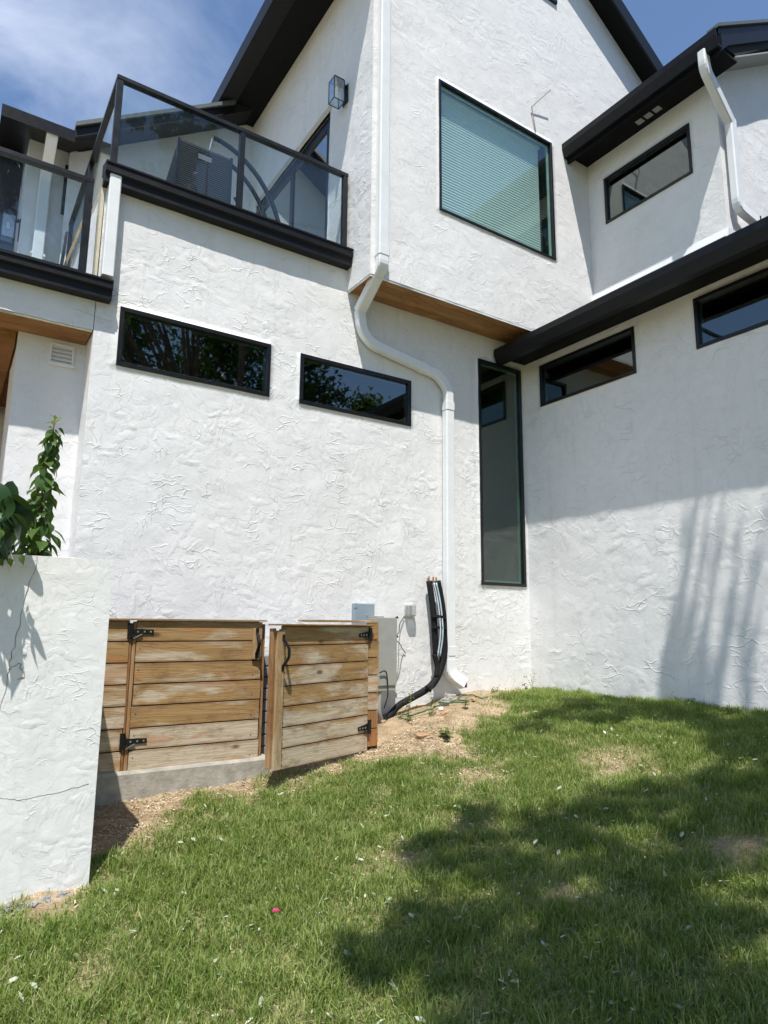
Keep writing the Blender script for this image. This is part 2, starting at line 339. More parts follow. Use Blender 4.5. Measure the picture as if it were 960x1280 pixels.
def vnoise(x, y, s, seed=0):                         # value noise, vectorised
    x = np.asarray(x)*s+seed*17.3; y = np.asarray(y)*s+seed*9.1
    xi = np.floor(x).astype(int); yi = np.floor(y).astype(int); fx = x-xi; fy = y-yi
    fx = fx*fx*(3-2*fx); fy = fy*fy*(3-2*fy)
    def h(a, b):
        v = np.sin(a*127.1+b*311.7+seed*74.7)*43758.5453; return v-np.floor(v)
    return (h(xi, yi)*(1-fx)+h(xi+1, yi)*fx)*(1-fy)+(h(xi, yi+1)*(1-fx)+h(xi+1, yi+1)*fx)*fy
# edge of the bare strip along the fence and the wall: y below which grass grows, by x
EX = [-9, -5.6, -5.0, -4.9, -4.7, -4.42, -4.05, -3.6, -3.02, -2.58, -2.33, -1.95, -1.43, -1.05, -0.83, -0.45, -0.1, 0.4, 5]
EY = [-1.84, -1.84, -1.80, -1.66, -1.45, -1.22, -1.0, -.90, -.93, -1.12, -1.30, -1.20, -.98, -.75, -.52, -.34, -.12, 0.2, 0.4]
def bare(x, y):                                      # 0 lawn .. 1 bare
    e = np.interp(x, EX, EY)
    d = (y-e)+0.42*(vnoise(x, y, 4, 1)-0.5)+0.36*(vnoise(x, y, 13, 2)-0.5)
    m = np.clip(d/0.34+0.5, 0, 1)
    p = vnoise(x, y, 1.9, 5)*0.6+vnoise(x, y, 6.0, 6)*0.4          # thin patches inside the lawn
    q = np.clip((p-0.70)/0.10, 0, 1)*0.4
    for (a, b, r) in ((-1.55, -2.25, .36), (-3.46, -2.35, .20), (-3.0, -3.1, .2), (-2.1, -3.5, .22), (-2.3, -1.75, .3)):
        q = np.maximum(q, 0.75*np.clip(1.3-np.hypot(x-a, (y-b))/r+0.8*(vnoise(x, y, 9, 3)-0.5), 0, 1))
    return np.maximum(m, q)

def axis_coords(a, b, step, far):
    mid = list(np.arange(a, b+1e-6, step)); g = []; d = step
    v = b
    while v < far: d *= 1.35; v += d; g.append(v)
    l = []; d = step; v = a
    while v > -far: d *= 1.35; v -= d; l.append(v)
    return np.array(l[::-1]+mid+g)
gx = axis_coords(-6.4, 2.2, 0.05, 500); gy = axis_coords(-5.6, 0.4, 0.05, 500)
X, Y = np.meshgrid(gx, gy); Zg = ground_z(X, Y)+lumps(X, Y)
br = bare(X, Y)
Zg = Zg+0.016*br*(vnoise(X, Y, 12, 8)-0.5)+0.010*br*(vnoise(X, Y, 26, 9)-0.5)
nx, ny = len(gx), len(gy)
idx = np.arange(nx*ny).reshape(ny, nx)
Fg = np.stack([idx[:-1, :-1], idx[:-1, 1:], idx[1:, 1:], idx[1:, :-1]], -1).reshape(-1, 4)
def np_mesh(name, V, F, mat, smooth=True, attrs=None, parent=None, **k):
    me = bpy.data.meshes.new(name); nf, c = F.shape
    me.vertices.add(len(V)); me.vertices.foreach_set('co', np.ascontiguousarray(V, dtype=np.float32).ravel())
    me.loops.add(nf*c); me.loops.foreach_set('vertex_index', F.ravel().astype(np.int32))
    me.polygons.add(nf); me.polygons.foreach_set('loop_start', np.arange(nf, dtype=np.int32)*c)
    me.polygons.foreach_set('use_smooth', np.full(nf, smooth))
    for an, av in (attrs or {}).items():
        at = me.attributes.new(an, 'FLOAT', 'POINT'); at.data.foreach_set('value', np.asarray(av, np.float32).ravel())
    me.update(calc_edges=True); me.validate(); me.materials.append(mat)
    o = bpy.data.objects.new(name, me); COL.objects.link(o); o.parent = parent; return tag(o, **k)

b = NB('lawn_soil'); v = b.obj()
dirt = b.n('Attribute', attribute_name='bare').outputs['Fac']
n1 = b.noise(v, 7, 6, 0.6)[0]; n2 = b.noise(v, 60, 5, 0.7)[0]
earth = b.mix(b.ramp(n1, [(0.35, 0.0), (0.65, 1.0)]), (0.30, 0.215, 0.13), (0.55, 0.43, 0.28))
earth = b.mix(b.math('MULTIPLY', b.ramp(n2, [(0.40, 1.0), (0.58, 0.0)]), 0.6), earth, (0.20, 0.14, 0.085))
thatch = b.mix(b.ramp(b.noise(v, 45, 5, 0.7)[0], [(0.35, 0.0), (0.65, 1.0)]), (0.07, 0.075, 0.025), (0.38, 0.34, 0.17))
c = b.mix(dirt, thatch, earth)
nrm = b.n('Bump', {'Strength': 1.0, 'Distance': 0.012, 'Height': b.math('ADD', n2, b.math('MULTIPLY', n1, 0.6))}).outputs[0]
M['ground'] = b.out(b.bsdf(**{'Base_Color': c, 'Roughness': 0.95, 'Normal': nrm, 'Specular IOR Level': 0.15}))
np_mesh('ground', np.stack([X, Y, Zg], -1).reshape(-1, 3), Fg, M['ground'], attrs={'bare': br}, kind='structure',
        label='lawn ground with bare sandy soil along the wooden fence')

# ------------------------------------------------------------ the house
house = empty('house', (0, 0, 0), label='white stucco two storey house with black eaves, gutters and window frames', cat='house')
NA = 0.004
def wall(name, plane, val, u0, u1, z0, z1, holes, mat, sign, depth=0.07, top=None, step=0.055, amp=NA, parent=None):
    """stucco sheet in plane x=val or y=val with openings and their reveals; sign = outward direction"""
    us = sorted(set([u0, u1]+[h[i] for h in holes for i in (0, 1)])); zs = sorted(set([z0, z1]+[h[i] for h in holes for i in (2, 3)]))
    def dense(a):
        o = []
        for p, q in zip(a[:-1], a[1:]):
            n = max(1, int(round((q-p)/step))); o += [p+(q-p)*k/n for k in range(n)]
        return o+[a[-1]]
    us, zs = dense(us), dense(zs); key = {}; V = []; F = []
    inw = -sign
    def vid(u, z, d=0.0):
        k = (round(u, 5), round(z, 5), round(d, 5))
        if k not in key:
            p = Vector((val+inw*d, u, z)) if plane == 'x' else Vector((u, val+inw*d, z))
            nn = noise.noise(p*3.1)*amp*1.3+noise.noise(p*11.0)*amp*0.8
            lim = min([abs(u-u0), abs(u-u1), abs(z-z1)]) 
            if d == 0 and lim > 1e-4:
                if plane == 'x': p.x += sign*nn
                else: p.y += sign*nn
            key[k] = len(V); V.append(p)
        return key[k]
    flip = (plane == 'y' and sign > 0) or (plane == 'x' and sign < 0)
    def quad(a, b_, c_, d_): F.append((a, b_, c_, d_)[::-1] if flip else (a, b_, c_, d_))
    for i in range(len(us)-1):
        for j in range(len(zs)-1):
            uc, zc = (us[i]+us[i+1])/2, (zs[j]+zs[j+1])/2
            if any(h[0] < uc < h[1] and h[2] < zc < h[3] for h in holes): continue
            if top and zc > top(uc)+0.03: continue
            quad(vid(us[i], zs[j]), vid(us[i+1], zs[j]), vid(us[i+1], zs[j+1]), vid(us[i], zs[j+1]))
    for h in holes:
        hu = [u for u in us if h[0]-1e-6 <= u <= h[1]+1e-6]; hz = [z for z in zs if h[2]-1e-6 <= z <= h[3]+1e-6]
        for a, c_ in zip(hu[:-1], hu[1:]):
            quad(vid(a, h[2], depth), vid(c_, h[2], depth), vid(c_, h[2]), vid(a, h[2]))
            quad(vid(a, h[3]), vid(c_, h[3]), vid(c_, h[3], depth), vid(a, h[3], depth))
        for a, c_ in zip(hz[:-1], hz[1:]):
            quad(vid(h[0], a), vid(h[0], c_), vid(h[0], c_, depth), vid(h[0], a, depth))
            quad(vid(h[1], a, depth), vid(h[1], c_, depth), vid(h[1], c_), vid(h[1], a))
    return mesh(name, V, F, mat, parent or house, smooth=True)

def ring(mb, plane, val, u0, u1, z0, z1, w_, d0, d1):
    """rectangular frame, outer size u0..u1 z0..z1, bar width w_, from val+d0 to val+d1 along the plane's normal"""
    def bx(ua, ub, za, zb):
        if plane == 'x': mb.box((val+d0, ua, za), (val+d1, ub, zb), 0.002)
        else: mb.box((ua, val+d0, za), (ub, val+d1, zb), 0.002)
    bx(u0, u1, z1-w_, z1); bx(u0, u1, z0, z0+w_); bx(u0, u0+w_, z0+w_, z1-w_); bx(u1-w_, u1, z0+w_, z1-w_)
    return mb
def window(plane, val, u0, u1, z0, z1, sign, gmat, imat, label, fw_=0.036, proud=0.012, room=1.6, blinds=False):
    o = ring(MB(), plane, val, u0, u1, z0, z1, fw_, sign*proud, -sign*0.045).make('window', M['black'], house, label=label)
    g = fw_*0.8
    a, b_ = -sign*0.018, -sign*0.026
    pv = B((val+a, u0+g, z0+g), (val+b_, u1-g, z1-g)) if plane == 'x' else B((u0+g, val+a, z0+g), (u1-g, val+b_, z1-g))
    pv.make('pane', gmat, o)
    ring(MB(), plane, val, u0+fw_, u1-fw_, z0+fw_, z1-fw_, 0.022, -sign*0.030, -sign*0.055).make('inner_bead', M['bead'], o)
    # the room behind: five faces looking in
    m = MB(); e = 0.01; d0, d1 = -sign*0.06, -sign*room
    r0_, r1_, q0, q1 = u0-0.1, u1+0.1, z0-0.3, z1+0.25
    def P(u, d, z): return (val+d, u, z) if plane == 'x' else (u, val+d, z)
    m.add([P(r0_, d1, q0), P(r1_, d1, q0), P(r1_, d1, q1), P(r0_, d1, q1), P(r0_, d0, q0), P(r1_, d0, q0), P(r1_, d0, q1), P(r0_, d0, q1),
           P(u0+e, d0, z0+e), P(u1-e, d0, z0+e), P(u1-e, d0, z1-e), P(u0+e, d0, z1-e)],
          [(0, 1, 2, 3), (0, 4, 5, 1), (1, 5, 6, 2), (2, 6, 7, 3), (3, 7, 4, 0), (4, 8, 9, 5), (5, 9, 10, 6), (6, 10, 11, 7), (7, 11, 8, 4)])
    m.make('room_interior', imat, o)
    if blinds:
        n = int((z1-z0-2*fw_)/0.034); zz = z1-fw_-0.06
        me = None
        for k in range(n):
            z = zz-k*0.034
            if z < z0+fw_+0.01: break
            if me is None:
                s_ = MB().prism([(-0.003, -0.019), (0.0, -0.019), (0.006, 0.0), (0.002, 0.019), (-0.001, 0.019), (0.003, 0.0)], 0, u0+0.05, u1-0.13).make('blind_slat', M['blind'], o, loc=(0, val-sign*0.11, z))
                me = s_.data
            else:
                s_ = bpy.data.objects.new('blind_slat', me); COL.objects.link(s_); s_.parent = o; s_.location = (0, val-sign*0.11, z)
        B((u0+0.045, val-sign*0.085, z1-fw_-0.045), (u1-0.12, val-sign*0.14, z1-fw_-0.002)).make('head_rail', M['blind'], o)
    return o
M['bead'] = plain('grey_green_bead', (0.50, 0.62, 0.55), 0.4)

W1 = (-4.652, -3.302, 2.775, 3.29); W2 = (-2.995, -1.685, 2.775, 3.28); WT = (-0.73, -0.045, 1.145, 3.765)
wall('main_wall', 'y', 0.0, -4.84, 0.0, -0.9, 4.42, [W1, W2, WT], M['stucco'], -1)
wall('main_wall', 'y', 0.0, -9.0, -4.845, 3.03, 3.34, [], M['stucco'], -1)
window('y', 0.0, *W1, -1, M['glass_dark'], M['int_dark'], 'long dark window nearest the planter, reflecting trees')
window('y', 0.0, *W2, -1, M['glass_dark'], M['int_dark'], 'long dark window between the first window and the bent downspout')
wt = window('y', 0.0, *WT, -1, M['glass_tall'], M['int'], 'tall narrow floor height window in the inner corner', room=1.2)
# side wall (right) under the lower roof
W3 = (-1.575, -0.272, 3.24, 3.745); W4 = (-3.53, -2.226, 3.258, 3.762)
wall('side_wall', 'x', 0.0, -4.6, 0.0, -0.6, 3.85, [W3, W4], M['stucco_b'], -1)
window('x', 0.0, *W3, -1, M['glass_dark'], M['int_dark'], 'wide window under the gutter beside the inner corner')
window('x', 0.0, *W4, -1, M['glass_dark'], M['int_dark'], 'wide window under the gutter at the right edge')
# upper storey
UF, UL = -0.44, -2.49
WB = (-1.632, 0.156, 5.072, 6.664)
APX, APZ, SL = 0.223, 9.79, 0.646
gable = lambda x: APZ-SL*abs(x-APX)
uf = wall('upper_front_wall', 'y', UF, UL, 2.95, 4.07, 8.0, [WB], M['stucco_u'], -1)
MB().prism([(UL, 8.0), (2.95, 8.0), (2.95, gable(2.95)+.03), (APX, APZ+.03), (UL, gable(UL)+.03)], 1, UF, UF+0.2).make('gable_wall', M['stucco_u'], house)
window('y', UF, *WB, -1, M['glass_teal'], M['int'], 'large teal tinted window with closed blinds', fw_=0.03, blinds=True)
DOOR = (0.47, 2.62, 4.5, 6.5)
wall('upper_side_wall', 'x', UL, UF, 6.0, 4.07, 8.0, [DOOR], M['stucco'], -1, depth=0.12)
# soffit of the overhang, in boards
for k in range(4):
    y0 = UF+0.012+k*0.107
    B((UL+0.012, y0, 4.062), (0.25, y0+0.104, 4.082), 0.002).make('soffit_board', M['soffit_wood'], house)
B((UL+0.004, UF+0.004, 4.05), (0.3, UF+0.012, 4.075)).make('drip_edge', M['white_metal'], house)
B((UL+0.004, UF+0.013, 4.05), (UL+0.012, -0.004, 4.075)).make('drip_edge', M['white_metal'], house)
# upper roof: two slopes with rake overhang and left eave
E0 = -0.70; EX0 = UL-0.6
def slope_pts(t0, t1, off):                          # section of the roof in xz, both sides
    return None
zl = gable(UL)-SL*0.6*0 
pr = [(EX0, 8.14), (EX0, 8.02), (UL, gable(UL)), (APX, APZ), (2.95, gable(2.95)), (3.5, gable(3.5)), (3.5, gable(3.5)+.2), (APX, APZ+0.24), (UL, gable(UL)+0.2)]
zroof = lambda x: APZ+0.24-SL*abs(x-APX)
mb = MB()
mb.prism([(EX0+.05, zroof(EX0+.05)-0.03), (UL, gable(UL)+0.06), (APX, APZ+0.06), (APX, APZ+0.24), (EX0-.03, zroof(EX0-.03))], 1, E0+0.03, 6.4)
mb.prism([(APX+.002, APZ+0.06), (3.5, gable(3.5)+.06), (3.5, zroof(3.5)), (APX+.002, APZ+0.24)], 1, E0+0.03, 6.4)
mb.make('upper_roof', M['roof'], house)
# rake boards
MB().prism([(EX0-.02, zroof(EX0)-.02), (EX0-.02, zroof(EX0)-.20), (EX0+.3, 7.96), (UL, gable(UL)-.0), (APX, APZ), (APX, APZ+0.25), (EX0-.02, zroof(EX0-.02)+.01)], 1, E0, E0+0.028).make('rake_board', M['fascia'], house)
MB().prism([(APX+.003, APZ), (3.5, gable(3.5)), (3.5, zroof(3.5)+.01), (APX+.003, APZ+0.25)], 1, E0, E0+0.028).make('rake_board', M['fascia'], house)
mb = MB(); mb.prism([(UL, gable(UL)+.01), (APX, APZ+.01), (APX, APZ+0.04), (UL, gable(UL)+.04)], 1, E0+0.03, UF)
mb.prism([(APX+.003, APZ+.01), (3.5, gable(3.5)+.01), (3.5, gable(3.5)+.04), (APX+.003, APZ+.04)], 1, E0+0.03, UF)
mb.make('rake_soffit', M['soffit'], house)
B((EX0+.03, E0+.03, 7.955), (UL, 6.4, 7.975)).make('eave_soffit', M['soffit'], house)
B((EX0-.005, E0+.0, 7.93), (EX0+.03, 6.4, 8.17), 0.004).make('eave_fascia', M['fascia'], house)
# gable vent
v_ = empty('gable_vent', (0.22, UF, 8.79)); v_.parent = house
ring(MB(), 'y', UF, 0.08, 0.345, 8.79, 9.2, 0.03, -0.03, 0.0).make('vent_frame', M['black'], v_, loc=(-0.22, -UF, -8.79))
for k in range(9):
    z = 8.83+k*0.04
    MB().prism([(UF-.022, z), (UF-.018, z), (UF-.002, z+.03), (UF-.006, z+.03)], 0, 0.11, 0.315).make('louvre', M['soffit'], v_, loc=(-0.22, -UF, -8.79))
# balcony door in the upper side wall
dr = ring(MB(), 'x', UL, 0.47, 2.62, 4.5, 6.5, 0.13, 0.035, 0.09).make('balcony_door', M['black'], house, label='dark framed glass balcony door under the cream lintel')
B((UL+.04, 1.50, 4.63), (UL+.085, 1.58, 6.37)).make('mullion', M['black'], dr)
for a, c_ in ((0.60, 1.50), (1.58, 2.49)):
    B((UL+0.055, a, 4.63), (UL+0.063, c_, 6.37)).make('pane', M['glass_dark'], dr)
B((UL-.004, 0.44, 6.5), (UL+0.03, 2.65, 6.585)).make('door_lintel', M['cream'], dr)
mb = MB(); mb.add([(UL+.1, .2, 4.45), (UL+.1, 2.8, 4.45), (UL+.1, 2.8, 6.6), (UL+.1, .2, 6.6), (UL+1.6, .2, 4.45), (UL+1.6, 2.8, 4.45), (UL+1.6, 2.8, 6.6), (UL+1.6, .2, 6.6)],
                  [(4, 5, 6, 7), (0, 4, 7, 3), (1, 2, 6, 5), (0, 1, 5, 4), (3, 7, 6, 2)]); mb.make('room_interior', M['int_dark'], dr)
# right upper volume
RX, RY = 0.829, -2.17
WR = (-1.85, -0.684, 5.668, 6.293)
wall('right_upper_wall', 'x', RX, RY, UF, 4.6, 6.68, [WR], M['stucco_u'], -1)
window('x', RX, *WR, -1, M['glass_dark'], M['int'], 'upper window below the dark eave, reflecting the opposite wall')
rg = lambda x: 6.68+0.62*(x-RX)
wall('right_end_wall', 'y', RY, RX, 5.2, 4.6, 6.68, [], M['stucco_u'], -1)
MB().prism([(RX, 6.68), (3.4, rg(3.4)), (5.2, rg(1.6)), (5.2, 6.68)], 1, RY, RY+0.15).make('right_end_wall', M['stucco_u'], house)
GX = 0.345; RY2 = -2.45
rr = lambda x: 6.80+0.62*(x-0.46)
MB().prism([(0.44, 6.66), (0.44, rr(0.44)), (3.4, rr(3.4)), (3.4, rr(3.4)-.16), (RX, rg(RX)+.02)], 1, RY2+.03, UF).make('right_upper_roof', M['roof'], house)
MB().prism([(3.4, rr(3.4)), (5.4, rr(1.6)), (5.4, rr(1.6)-.16), (3.4, rr(3.4)-.16)], 1, RY2+.03, UF).make('right_upper_roof', M['roof'], house)
MB().prism([(0.44, 6.52), (0.44, rr(0.44)+.0), (3.4, rr(3.4)), (3.4, rr(3.4)-.19), (0.62, rr(.62)-.21)], 1, RY2-.0, RY2+0.028).make('rake_board', M['fascia'], house)
MB().prism([(0.40, rr(0.40)+.012), (3.4, rr(3.4)+.012), (3.4, rr(3.4)+.05), (0.40, rr(0.40)+.05)], 1, RY2-.03, RY2+0.1).make('drip_edge', plain('grey_drip_edge', (0.10, 0.115, 0.11), 0.5), house)
MB().prism([(RX-.02, rg(RX)-.01), (3.4, rg(3.4)-.01), (3.4, rg(3.4)+.01), (RX-.02, rg(RX)+.01)], 1, RY2+.03, RY).make('rake_soffit', M['galv'], house)
B((0.46, RY2+.03, 6.615), (RX, UF, 6.635)).make('eave_soffit', M['soffit'], house)
B((0.44, RY2+.03, 6.50), (0.47, UF, 6.66)).make('eave_fascia', M['soffit'], house)
def gutter(x0, y0, y1, z0, z1, name='gutter'):
    d = 0.115; h = z1-z0
    pf = [(x0+d, z0), (x0+.035, z0), (x0+.015, z0+h*.35), (x0, z0+h*.6), (x0, z1), (x0+.012, z1), (x0+.012, z1-.02), (x0+.03, z0+.02), (x0+d-.01, z0+.02), (x0+d-.01, z1), (x0+d, z1)]
    return MB().prism(pf, 1, y0, y1).make(name, M['fascia'], house, label='black roof gutter')
gutter(GX, RY2-.02, UF-.004, 6.55, 6.735)
for q in range(3):
    mbv = MB(); y0 = -1.60+q*0.115; ring(mbv, 'y', 0, 0, .085, 0, .05, .006, 0, .004)
    o = B((0.655, y0, 6.606), (0.735, y0+0.085, 6.614), 0.002).make('soffit_vent', M['galv'], house)
# lower roof above the side wall
MB().prism([(-0.42, 3.90), (-0.42, 3.96), (RX+.02, 4.76), (5.3, 6.0), (5.3, 3.9), (0.0, 3.853)], 1, -4.9, RY+.004).make('lower_roof', M['roof'], house)
MB().prism([(-0.42, 3.90), (-0.42, 3.96), (RX-.002, 4.755), (RX-.002, 3.853), (0.0, 3.853)], 1, RY+.006, -0.446).make('lower_roof', M['roof'], house)
MB().prism([(-0.42, 3.90), (-0.42, 3.96), (-0.27, 4.05), (-0.02, 4.05), (-0.02, 3.853)], 1, -0.444, -0.04).make('lower_roof', M['roof'], house)
B((-0.39, -4.88, 3.835), (-0.004, -0.03, 3.85)).make('eave_soffit', M['soffit'], house)
gutter(-0.505, -4.9, -0.03, 3.74, 3.915)
MB().prism([(RX-.035, 4.72), (RX-.015, 4.715), (RX-.003, 4.83), (RX-.009, 4.83)], 1, RY-.02, UF-.003).make('wall_flashing', M['white_metal'], house)
MB().prism([(RX, 4.73), (5.2, 4.73), (5.2, 4.83), (RX, 4.83)], 1, RY-.02, RY-.008).make('wall_flashing', M['white_metal'], house)
# balcony block: left end, deck, fascia
wall('balcony_side_wall', 'x', -4.84, 0.0, 3.0, 3.3, 4.42, [], M['stucco'], -1)
B((-4.84, 0.004, 4.40), (UL-.002, 3.0, 4.50)).make('balcony_deck', M['concrete'], house)
fa = MB().prism([(0.0, 4.30), (-0.10, 4.30), (-0.10, 4.375), (-0.125, 4.39), (-0.125, 4.455), (-0.135, 4.46), (-0.135, 4.475), (0.06, 4.53), (0.06, 4.421), (0.0, 4.421)], 0, -4.87, -2.5).make('balcony_fascia', M['fascia'], house, label='black fascia under the upper balcony railing')
fb = MB().prism([(0.0, 3.28), (-0.10, 3.28), (-0.10, 3.35), (-0.125, 3.365), (-0.125, 3.415), (-0.135, 3.42), (-0.135, 3.435), (0.06, 3.48), (0.06, 3.341), (0.0, 3.341)], 0, -9.0, -4.74).make('balcony_fascia', M['fascia'], house, label='black fascia under the lower terrace railing')
B((-9, 0.004, 3.34), (-4.845, 3.4, 3.44)).make('terrace_deck', M['concrete'], house)
MB().prism([(-4.87, 3.48), (-4.85, 3.48), (-4.845, 4.3), (-4.875, 4.3)], 1, 0.0, 0.12).make('corner_bead', M['cream'], house)
# porch below the terrace
wall('porch_side_wall', 'x', -4.84, 0.0, 0.32, -1.0, 3.03, [], M['stucco_u'], -1)
wall('porch_pier', 'y', 0.32, -5.345, -4.84, -1.0, 3.02, [], M['stucco_u'], -1)
wall('porch_pier_side', 'x', -5.345, 0.32, 1.0, -1.0, 3.02, [], M['stucco_u'], -1)
wall('porch_back_wall', 'y', 2.6, -9, -4.8, -1.0, 3.02, [], M['stucco_u'], -1)
for k in range(18):
    B((-8.99, 0.03+k*0.142, 3.012), (-4.85, 0.03+k*0.142+0.139, 3.028), 0.002).make('ceiling_board', M['soffit_wood'], house)
B((-5.47, 0.36, 2.90), (-5.36, 2.59, 3.010)).make('ceiling_beam', M['soffit_wood'], house)
B((-9, 0.004, 3.016), (-4.85, 0.028, 3.05)).make('drip_edge', M['cream'], house)
# building behind the balcony
wall('rear_gable_wall', 'y', 2.9, -4.86, UL, 4.4, 6.55, [], M['stucco_u'], -1)
rk = lambda x: 6.52+0.646*(x+4.84)
MB().prism([(-4.86, 6.55), (-4.86, rk(-4.86)-.02), (UL, rk(UL)-.02), (UL, 6.55)], 1, 2.9, 6.0).make('rear_gable_wall', M['stucco_u'], house)
MB().prism([(-4.86, rk(-4.86)), (-2.6, rk(-2.6)), (-2.6, rk(-2.6)+.14), (-4.86, rk(-4.86)+.14)], 1, 2.58, 6).make('rear_roof', M['roof'], house)
MB().prism([(-4.86, rk(-4.86)-.03), (-2.9, rk(-2.9)-.03), (-2.9, rk(-2.9)+.10), (-4.86, rk(-4.86)+.10)], 1, 2.54, 2.578).make('rake_board', M['fascia'], house)
MB().prism([(-4.86, rk(-4.86)+.103), (-2.9, rk(-2.9)+.103), (-2.9, rk(-2.9)+.16), (-4.86, rk(-4.86)+.16)], 1, 2.50, 2.60).make('drip_edge', bpy.data.materials['grey_drip_edge'], house)
WL = (-4.97, -4.70, 5.72, 6.36)
wall('terrace_wall', 'y', 3.0, -5.30, -4.0, 3.4, 6.56, [], M['stucco_u'], -1)
o = ring(MB(), 'y', 3.0, -4.89, -4.60, 5.70, 6.37, 0.03, -0.03, 0.0).make('window', M['black'], house, label='small dark window above the lower terrace')
B((-4.86, 2.985, 5.73), (-4.63, 2.995, 6.34)).make('pane', plain('dark_blue_pane', (0.015, 0.02, 0.03), 0.05, spec=1.0), o)
wall('terrace_return_wall', 'x', -5.30, 3.0, 4.2, 3.4, 6.58, [], M['stucco_u'], -1)
B((-8.5, 3.9, 3.4), (-5.31, 4.0, 6.9)).make('terrace_glass_wall', plain('dark_terrace_glass', (0.012, 0.014, 0.02), 0.08, spec=0.9), house)
MB().prism([(2.42, 6.33), (2.41, 6.47), (2.46, 6.49), (6, 8.0), (6, 7.6), (3.0, 6.56), (2.46, 6.35)], 0, -5.63, -4.865).make('rear_roof', M['fascia'], house)
# closing walls well behind, so that light cannot come in from the back
B((-9.0, 6.4, -1), (5.3, 6.5, 7.5)).make('rear_wall', M['stucco_u'], house)
B((5.2, -4.6, -1), (5.3, 6.4, 4.5)).make('rear_wall', M['stucco_u'], house)
B((0.0, -4.72, -0.6), (5.2, -4.605, 3.85)).make('rear_wall', M['stucco_b'], house)

# ------------------------------------------------------------ downspouts
def rect(a, b_, c=0.012):
    return [(-a+c, -b_), (a-c, -b_), (a, -b_+c), (a, b_-c), (a-c, b_), (-a+c, b_), (-a, b_-c), (-a, -b_+c)]
def bend(P, r=0.07, n=4):
    P = [Vector(p) for p in P]; out = [P[0]]
    for i in range(1, len(P)-1):
        a, c_ = (P[i-1]-P[i]), (P[i+1]-P[i]); k = min(r, a.length*.45, c_.length*.45)
        p0, p2 = P[i]+a.normalized()*k, P[i]+c_.normalized()*k
        for j in range(n+1):
            t = j/n; out.append(p0*(1-t)**2+P[i]*2*t*(1-t)+p2*t*t)
    return out+[P[-1]]
d1 = empty('downspout', (-1.24, -0.06, 0.1), label='long white downspout bending round the overhang and down to the lawn', cat='downspout', group='white downspouts')
off = (1.24, 0.06, -0.1)
P1 = [(-2.385, -0.49, 9.0), (-2.385, -0.49, 4.15), (-2.375, -0.065, 3.86), (-2.345, -0.065, 3.66), (-2.235, -0.065, 3.545), (-1.36, -0.065, 3.40), (-1.225, -0.065, 3.26), (-1.235, -0.065, 0.27), (-1.10, -0.13, 0.10)]
MB().sweep(bend(P1[:2]+[P1[2]], 0.05), rect(0.043, 0.058), side=(0, 1, 0)).make('upper_pipe', M['white_metal'], d1, loc=off)
MB().sweep(bend(P1[2:7]+[(-1.226, -0.065, 3.1)], 0.09, 6), rect(0.040, 0.052), side=(0, 1, 0)).make('offset_pipe', M['white_metal'], d1, loc=off)
MB().sweep([(-1.226, -0.065, 3.1), (-1.238, -0.065, 0.33)], rect(0.044, 0.056), side=(0, 1, 0)).make('lower_pipe', M['white_metal'], d1, loc=off)
MB().sweep(bend([(-1.238, -0.065, 0.36), (-1.238, -0.065, 0.22), (-1.09, -0.115, 0.115)], 0.08), rect(0.048, 0.058), side=(0, 1, 0)).make('elbow', M['white_metal'], d1, loc=off)
B((-1.102, -0.155, 0.08), (-1.082, -0.07, 0.155)).make('outlet_mouth', M['soil'], d1, loc=off)
d2 = empty('downspout', (0.93, -2.24, 5.0), label='white downspout on the right upper corner, from the black gutter to the lower roof', cat='downspout', group='white downspouts')
off2 = (-0.93, 2.24, -5.0)
MB().sweep(bend([(0.40, -2.30, 6.60), (0.40, -2.30, 6.40), (0.93, -2.245, 6.06)], 0.08), rect(0.042, 0.055), side=(0, 1, 0)).make('offset_pipe', M['white_metal'], d2, loc=off2)
MB().sweep(bend([(0.93, -2.245, 6.10), (0.935, -2.245, 5.07), (1.22, -2.28, 4.98)], 0.08), rect(0.042, 0.055), side=(0, 1, 0)).make('lower_pipe', M['white_metal'], d2, loc=off2)
B((1.215, -2.33, 4.935), (1.228, -2.235, 5.03)).make('outlet_mouth', M['soil'], d2, loc=off2)
d3 = empty('downspout', (-4.785, -0.06, 3.5), label='short white downspout between the two balcony fascias', cat='downspout', group='white downspouts')
MB().sweep([(0, 0, 0.88), (0, 0, -0.02)], rect(0.05, 0.046, 0.008), side=(0, 1, 0)).make('lower_pipe', M['white_metal'], d3)
d4 = empty('downspout', (-5.10, 2.90, 3.5), label='white downspout at the corner behind the terrace railing', cat='downspout', group='white downspouts')
MB().sweep(bend([(0, -0.40, 2.98), (0, -0.40, 2.85), (0, 0, 2.55), (0, 0, 0)], 0.12), rect(0.07, 0.06, 0.01), side=(0, 1, 0)).make('lower_pipe', M['white_metal'], d4)
B((-0.08, -0.065, 1.5), (0.08, 0.09, 1.53)).make('strap', M['white_metal'], d4)

